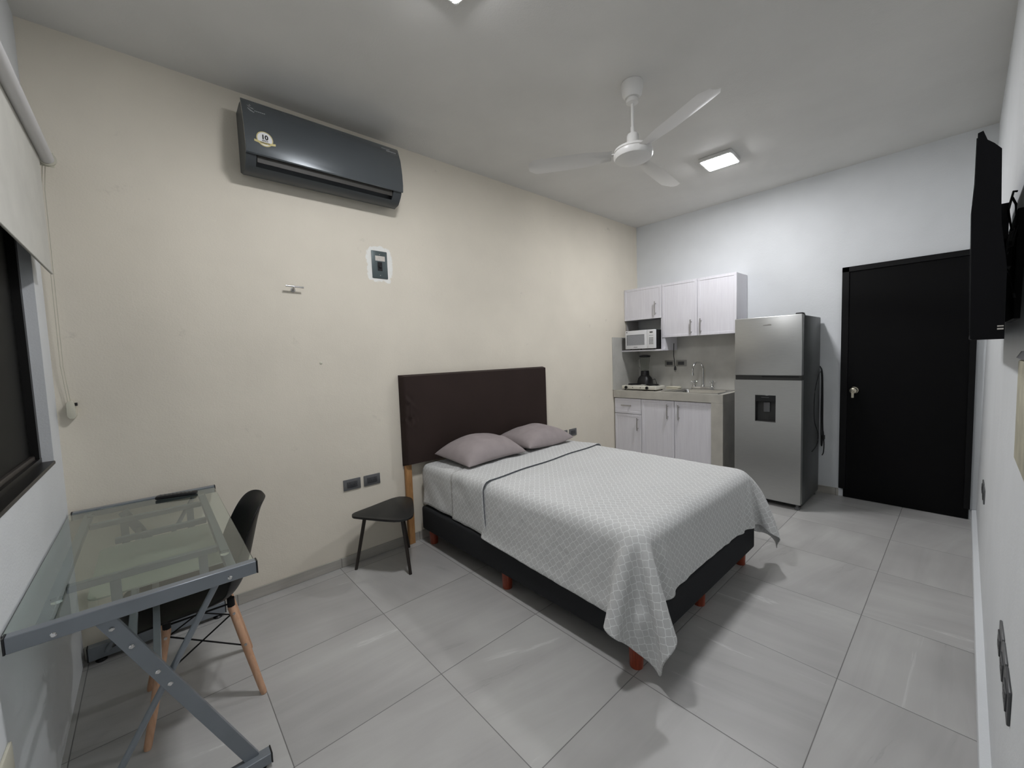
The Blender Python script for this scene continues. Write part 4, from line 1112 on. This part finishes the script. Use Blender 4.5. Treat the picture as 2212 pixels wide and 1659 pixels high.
for sy in (-1, 1):
    yy = tpy+sy*0.100
    bm = newbm(); lathe(bm, (tpx, yy, 0), [(0.018, KZ+0.028), (0.015, KZ+0.045), (0.008, KZ+0.055), (0.008, KZ+0.075), (0.014, KZ+0.080), (0.014, KZ+0.098), (0, KZ+0.094)], 18)
    for a in (0.5, 0.5+PI/2): 
        dx, dy = 0.030*math.cos(a), 0.030*math.sin(a); tube(bm, [(tpx-dx, yy-dy, KZ+0.086), (tpx+dx, yy+dy, KZ+0.086)], 0.0048, 10)
    obj('handle', bm, 'chrome', tap)
# hot plate
HX0, HX1, HY0, HY1 = 4.560, 4.770, -0.085, -0.530
hp = thing('hot_plate', 'white two-burner electric hot plate on the counter', 'hot plate', (4.665, -0.31, KZ))
bm = newbm(); box(bm, HX0, HX1, HY1, HY0, KZ+0.012, KZ+0.056, 0.010, 3); obj('housing', bm, 'hob_white', hp)
bm = newbm()
for yy in (-0.12, -0.50):
    for xx in (4.585, 4.745): lathe(bm, (xx, yy, 0), [(0.010, KZ+0.0005), (0.010, KZ+0.014), (0, KZ+0.014)], 12)
bm.verts.index_update(); pieces('foot', bm, 'black_plastic', hp)
for yy in (-0.185, -0.425):
    bm = newbm(); lathe(bm, (4.67, yy, 0), [(0.088, KZ+0.0565), (0.088, KZ+0.060), (0.080, KZ+0.0605), (0.0, KZ+0.0575)], 32); obj('drip_ring', bm, 'chrome', hp)
    bm = newbm()
    spir = [Vector((4.67+(0.018+0.0085*t)*math.cos(t*2*PI), yy+(0.018+0.0085*t)*math.sin(t*2*PI), KZ+0.0665)) for t in [i/14 for i in range(14*6+1)]]
    tube(bm, spir, 0.0042, 6); obj('coil_burner', bm, 'black_matte', hp)
for yy in (-0.148, -0.420):
    bm = newbm(); lathe(bm, (HX0, yy, KZ+0.034), [(0.018, 0.001), (0.018, -0.004), (0.015, -0.016), (0, -0.017)], 20, 'X'); box(bm, HX0-0.022, HX0-0.008, yy-0.003, yy+0.003, KZ+0.022, KZ+0.046); obj('knob', bm, 'black_plastic', hp)
bm = newbm()
for yy in (-0.235, -0.335): lathe(bm, (HX0, yy, KZ+0.034), [(0.005, 0.001), (0.005, -0.003), (0, -0.003)], 12, 'X')
bm.verts.index_update(); pieces('pilot_light', bm, 'ink_black', hp)
# blender
bxx, byy = 4.875, -0.215
bd = thing('blender', 'black kitchen blender with a clear jar under the shelf', 'blender', (bxx, byy, KZ))
bm = newbm(); n_ = 28
secs = [(0.092, KZ+0.001), (0.094, KZ+0.012), (0.090, KZ+0.03), (0.086, KZ+0.085), (0.076, KZ+0.125), (0.058, KZ+0.150), (0.054, KZ+0.156)]
ringsb = []
for r, z in secs:
    ringsb.append([bm.verts.new((bxx+r*0.95*math.copysign(abs(math.cos(a))**0.72, math.cos(a)), byy+r*math.copysign(abs(math.sin(a))**0.72, math.sin(a)), z)) for a in [2*PI*i/n_ for i in range(n_)]])
for A, B in zip(ringsb, ringsb[1:]):
    for i in range(n_): bm.faces.new((A[i], A[(i+1) % n_], B[(i+1) % n_], B[i]))
bm.faces.new(ringsb[0]); bm.faces.new(ringsb[-1]); obj('motor_base', bm, 'black_plastic', bd)
bm = newbm(); lathe(bm, (bxx, byy, 0), [(0.052, KZ+0.1565), (0.050, KZ+0.170), (0.048, KZ+0.212), (0.044, KZ+0.218), (0, KZ+0.218)], 28); obj('jar_collar', bm, 'black_plastic', bd)
bm = newbm(); lathe(bm, (bxx, byy, 0), [(0, KZ+0.219), (0.040, KZ+0.219), (0.044, KZ+0.225), (0.058, KZ+0.385), (0.0555, KZ+0.385), (0.0415, KZ+0.228), (0, KZ+0.224)], 32); jar = obj('jar', bm, 'jar_glass', bd)
bm = newbm(); tube(bm, [(bxx-0.01, byy+0.056, KZ+0.370), (bxx-0.015, byy+0.088, KZ+0.362), (bxx-0.015, byy+0.094, KZ+0.335), (bxx-0.015, byy+0.090, KZ+0.280), (bxx-0.01, byy+0.066, KZ+0.255), (bxx-0.01, byy+0.047, KZ+0.250)], 0.006, 10); obj('jar_handle', bm, 'jar_glass', jar)
bm = newbm(); lathe(bm, (bxx, byy, 0), [(0.052, KZ+0.380), (0.066, KZ+0.386), (0.067, KZ+0.402), (0.050, KZ+0.406), (0.030, KZ+0.412), (0, KZ+0.412)], 28); obj('lid', bm, 'black_plastic', bd)
bm = newbm(); lathe(bm, (bxx-0.088, byy, KZ+0.05), [(0.010, 0.006), (0.010, -0.004), (0, -0.005)], 14, 'X'); obj('dial', bm, 'chrome', bd)
bm = newbm(); tube(bm, [(bxx+0.02, byy-0.075, KZ+0.10), (bxx+0.02, byy-0.12, KZ+0.115), (bxx+0.01, byy-0.145, KZ+0.075), (bxx+0.01, byy-0.150, KZ+0.02), (bxx+0.03, byy-0.155, KZ+0.006), (bxx+0.08, byy-0.20, KZ+0.005)], 0.0035, 8); obj('cord', bm, 'black_plastic', bd)
# cloth on the counter
bm = newbm()
for k, (dx, dy) in enumerate(((0, 0), (0.004, -0.006), (-0.003, 0.004))):
    box(bm, 4.90+dx, 5.00+dx, -0.610+dy, -0.470+dy, KZ+0.001+0.009*k, KZ+0.009+0.009*k, 0.0035, 2)
for v in bm.verts: v.co.z += 0.004*max(0, noise.noise(v.co*22))*(1 if v.co.z > KZ+0.006 else 0)
solo('dishcloth', bm, 'towel_cream', 'folded cream cloth on the counter behind the hot plate', 'cloth', (4.95, -0.54, KZ+0.001))

# ================================================================= REFRIGERATOR
RX, RY0, RY1, RZ = 4.400, -1.408, -1.930, 1.682
fr = thing('refrigerator', 'tall stainless two-door refrigerator beside the counter', 'refrigerator', (4.72, -1.67, 0))
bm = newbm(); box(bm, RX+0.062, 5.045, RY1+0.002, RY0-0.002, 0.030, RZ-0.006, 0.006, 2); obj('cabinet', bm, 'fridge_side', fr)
bm = newbm(); box(bm, RX, RX+0.058, RY1, RY0, 1.166, RZ, 0.007, 3); fz = obj('freezer_door', bm, 'stainless', fr)
bm = newbm(); box(bm, RX-0.001, RX+0.001, -1.705, -1.640, 1.604, 1.612); box(bm, RX-0.001, RX+0.001, -1.700, -1.675, 1.6125, 1.616); bm.verts.index_update(); pieces('faint_lettering', bm, 'satin_steel', fz)
bm = newbm(); box(bm, RX+0.012, RX+0.06, RY1+0.004, RY0-0.004, 1.124, 1.168); hd_ = obj('grip_recess', bm, 'fridge_recess', fr)
bm = newbm(); box(bm, RX+0.010, RX+0.014, RY1+0.02, RY1+0.30, 1.150, 1.160); obj('grip_edge', bm, 'fridge_dark', fr)
# lower door with a real opening for the dispenser
dy0, dy1, dz0, dz1 = -1.580, -1.742, 0.752, 0.990
bm = newbm()
box(bm, RX, RX+0.058, dy0, RY0, 0.052, 1.124); box(bm, RX, RX+0.058, RY1, dy1, 0.052, 1.124)
box(bm, RX, RX+0.058, dy1, dy0, 0.052, dz0); box(bm, RX, RX+0.058, dy1, dy0, dz1, 1.124)
bmesh.ops.remove_doubles(bm, verts=bm.verts, dist=1e-5)
ld = obj('lower_door', bm, 'stainless', fr, smooth=False)
wd = thing_part = None
bm = newbm()
box(bm, RX+0.050, RX+0.058, dy1, dy0, dz0, dz1-0.055); box(bm, RX+0.0005, RX+0.05, dy0-0.004, dy0, dz0, dz1); box(bm, RX+0.0005, RX+0.05, dy1, dy1+0.004, dz0, dz1); box(bm, RX+0.0005, RX+0.05, dy1, dy0, dz0, dz0+0.004)
wd = obj('water_dispenser', bm, 'fridge_recess', fr)
bm = newbm(); box(bm, RX-0.001, RX+0.055, dy1+0.0005, dy0-0.0005, dz1-0.056, dz1-0.0005, 0.002, 1); obj('dispenser_panel', bm, 'fridge_dark', wd)
bm = newbm(); box(bm, RX-0.0015, RX, -1.690, -1.630, dz1-0.022, dz1-0.018); obj('faint_lettering', bm, 'outlet_grey', wd)
bm = newbm(); box(bm, RX+0.028, RX+0.05, -1.690, -1.640, dz0+0.085, dz1-0.065, 0.004, 2); obj('lever', bm, 'outlet_grey', wd)
bm = newbm()
for yy in (RY0-0.04, RY1+0.03): lathe(bm, (RX+0.040, yy, 0), [(0.020, 0.0), (0.020, 0.018), (0.012, 0.022), (0.012, 0.052), (0, 0.052)], 16)
for yy in (RY0-0.04, RY1+0.03): lathe(bm, (4.98, yy, 0), [(0.020, 0.0), (0.020, 0.018), (0.012, 0.022), (0.012, 0.036), (0, 0.036)], 16)
bm.verts.index_update(); pieces('levelling_foot', bm, 'outlet_grey', fr)
bm = newbm(); box(bm, RX+0.065, RX+0.10, RY1+0.01, RY0-0.01, 0.020, 0.050); obj('kick_plate', bm, 'fridge_dark', fr)
bm = newbm(); prism(bm, [(RX+0.02, RZ-0.0), (RX+0.035, RZ+0.014), (RX+0.095, RZ+0.014), (RX+0.12, RZ-0.005), (RX+0.12, RZ-0.006)], 'Y', RY1+0.005, RY1+0.055, 0.002); obj('hinge_cover', bm, 'fridge_dark', fr)
# its coiled cable
bm = newbm()
def sp(pts, k=6):
    P_ = [Vector(p) for p in pts]; P_ = [P_[0]]+P_+[P_[-1]]; o_ = []
    for i in range(1, len(P_)-2):
        for t in [j/k for j in range(k)]:
            p = P_[i-1:i+3]; o_.append(0.5*((2*p[1])+(-p[0]+p[2])*t+(2*p[0]-5*p[1]+4*p[2]-p[3])*t*t+(-p[0]+3*p[1]-3*p[2]+p[3])*t**3))
    o_.append(P_[-1]); return o_
tube(bm, sp([(5.053, -1.925, 1.22), (5.055, -1.944, 1.16), (5.057, -1.950, 0.95), (5.057, -1.952, 0.70), (5.057, -1.956, 0.56), (5.055, -1.948, 0.46), (5.057, -1.944, 0.52), (5.058, -1.940, 0.80), (5.058, -1.942, 1.05), (5.057, -1.938, 1.18)]), 0.0055, 10)
tube(bm, sp([(5.050, -1.936, 1.17), (4.93, -1.940, 1.14), (4.80, -1.940, 0.98), (4.80, -1.940, 0.74), (4.93, -1.942, 0.60), (4.90, -1.942, 0.50), (4.74, -1.938, 0.46)]), 0.0032, 8)
tube(bm, sp([(5.058, -1.958, 0.60), (5.058, -1.965, 0.48), (5.056, -1.962, 0.40), (5.056, -1.952, 0.37)]), 0.0045, 8)
pcf = obj('power_cord', bm, 'black_plastic', fr)
bm = newbm(); box(bm, 5.040, 5.068, -1.972, -1.944, 0.525, 0.565, 0.004, 2); obj('plug', bm, 'black_plastic', pcf)
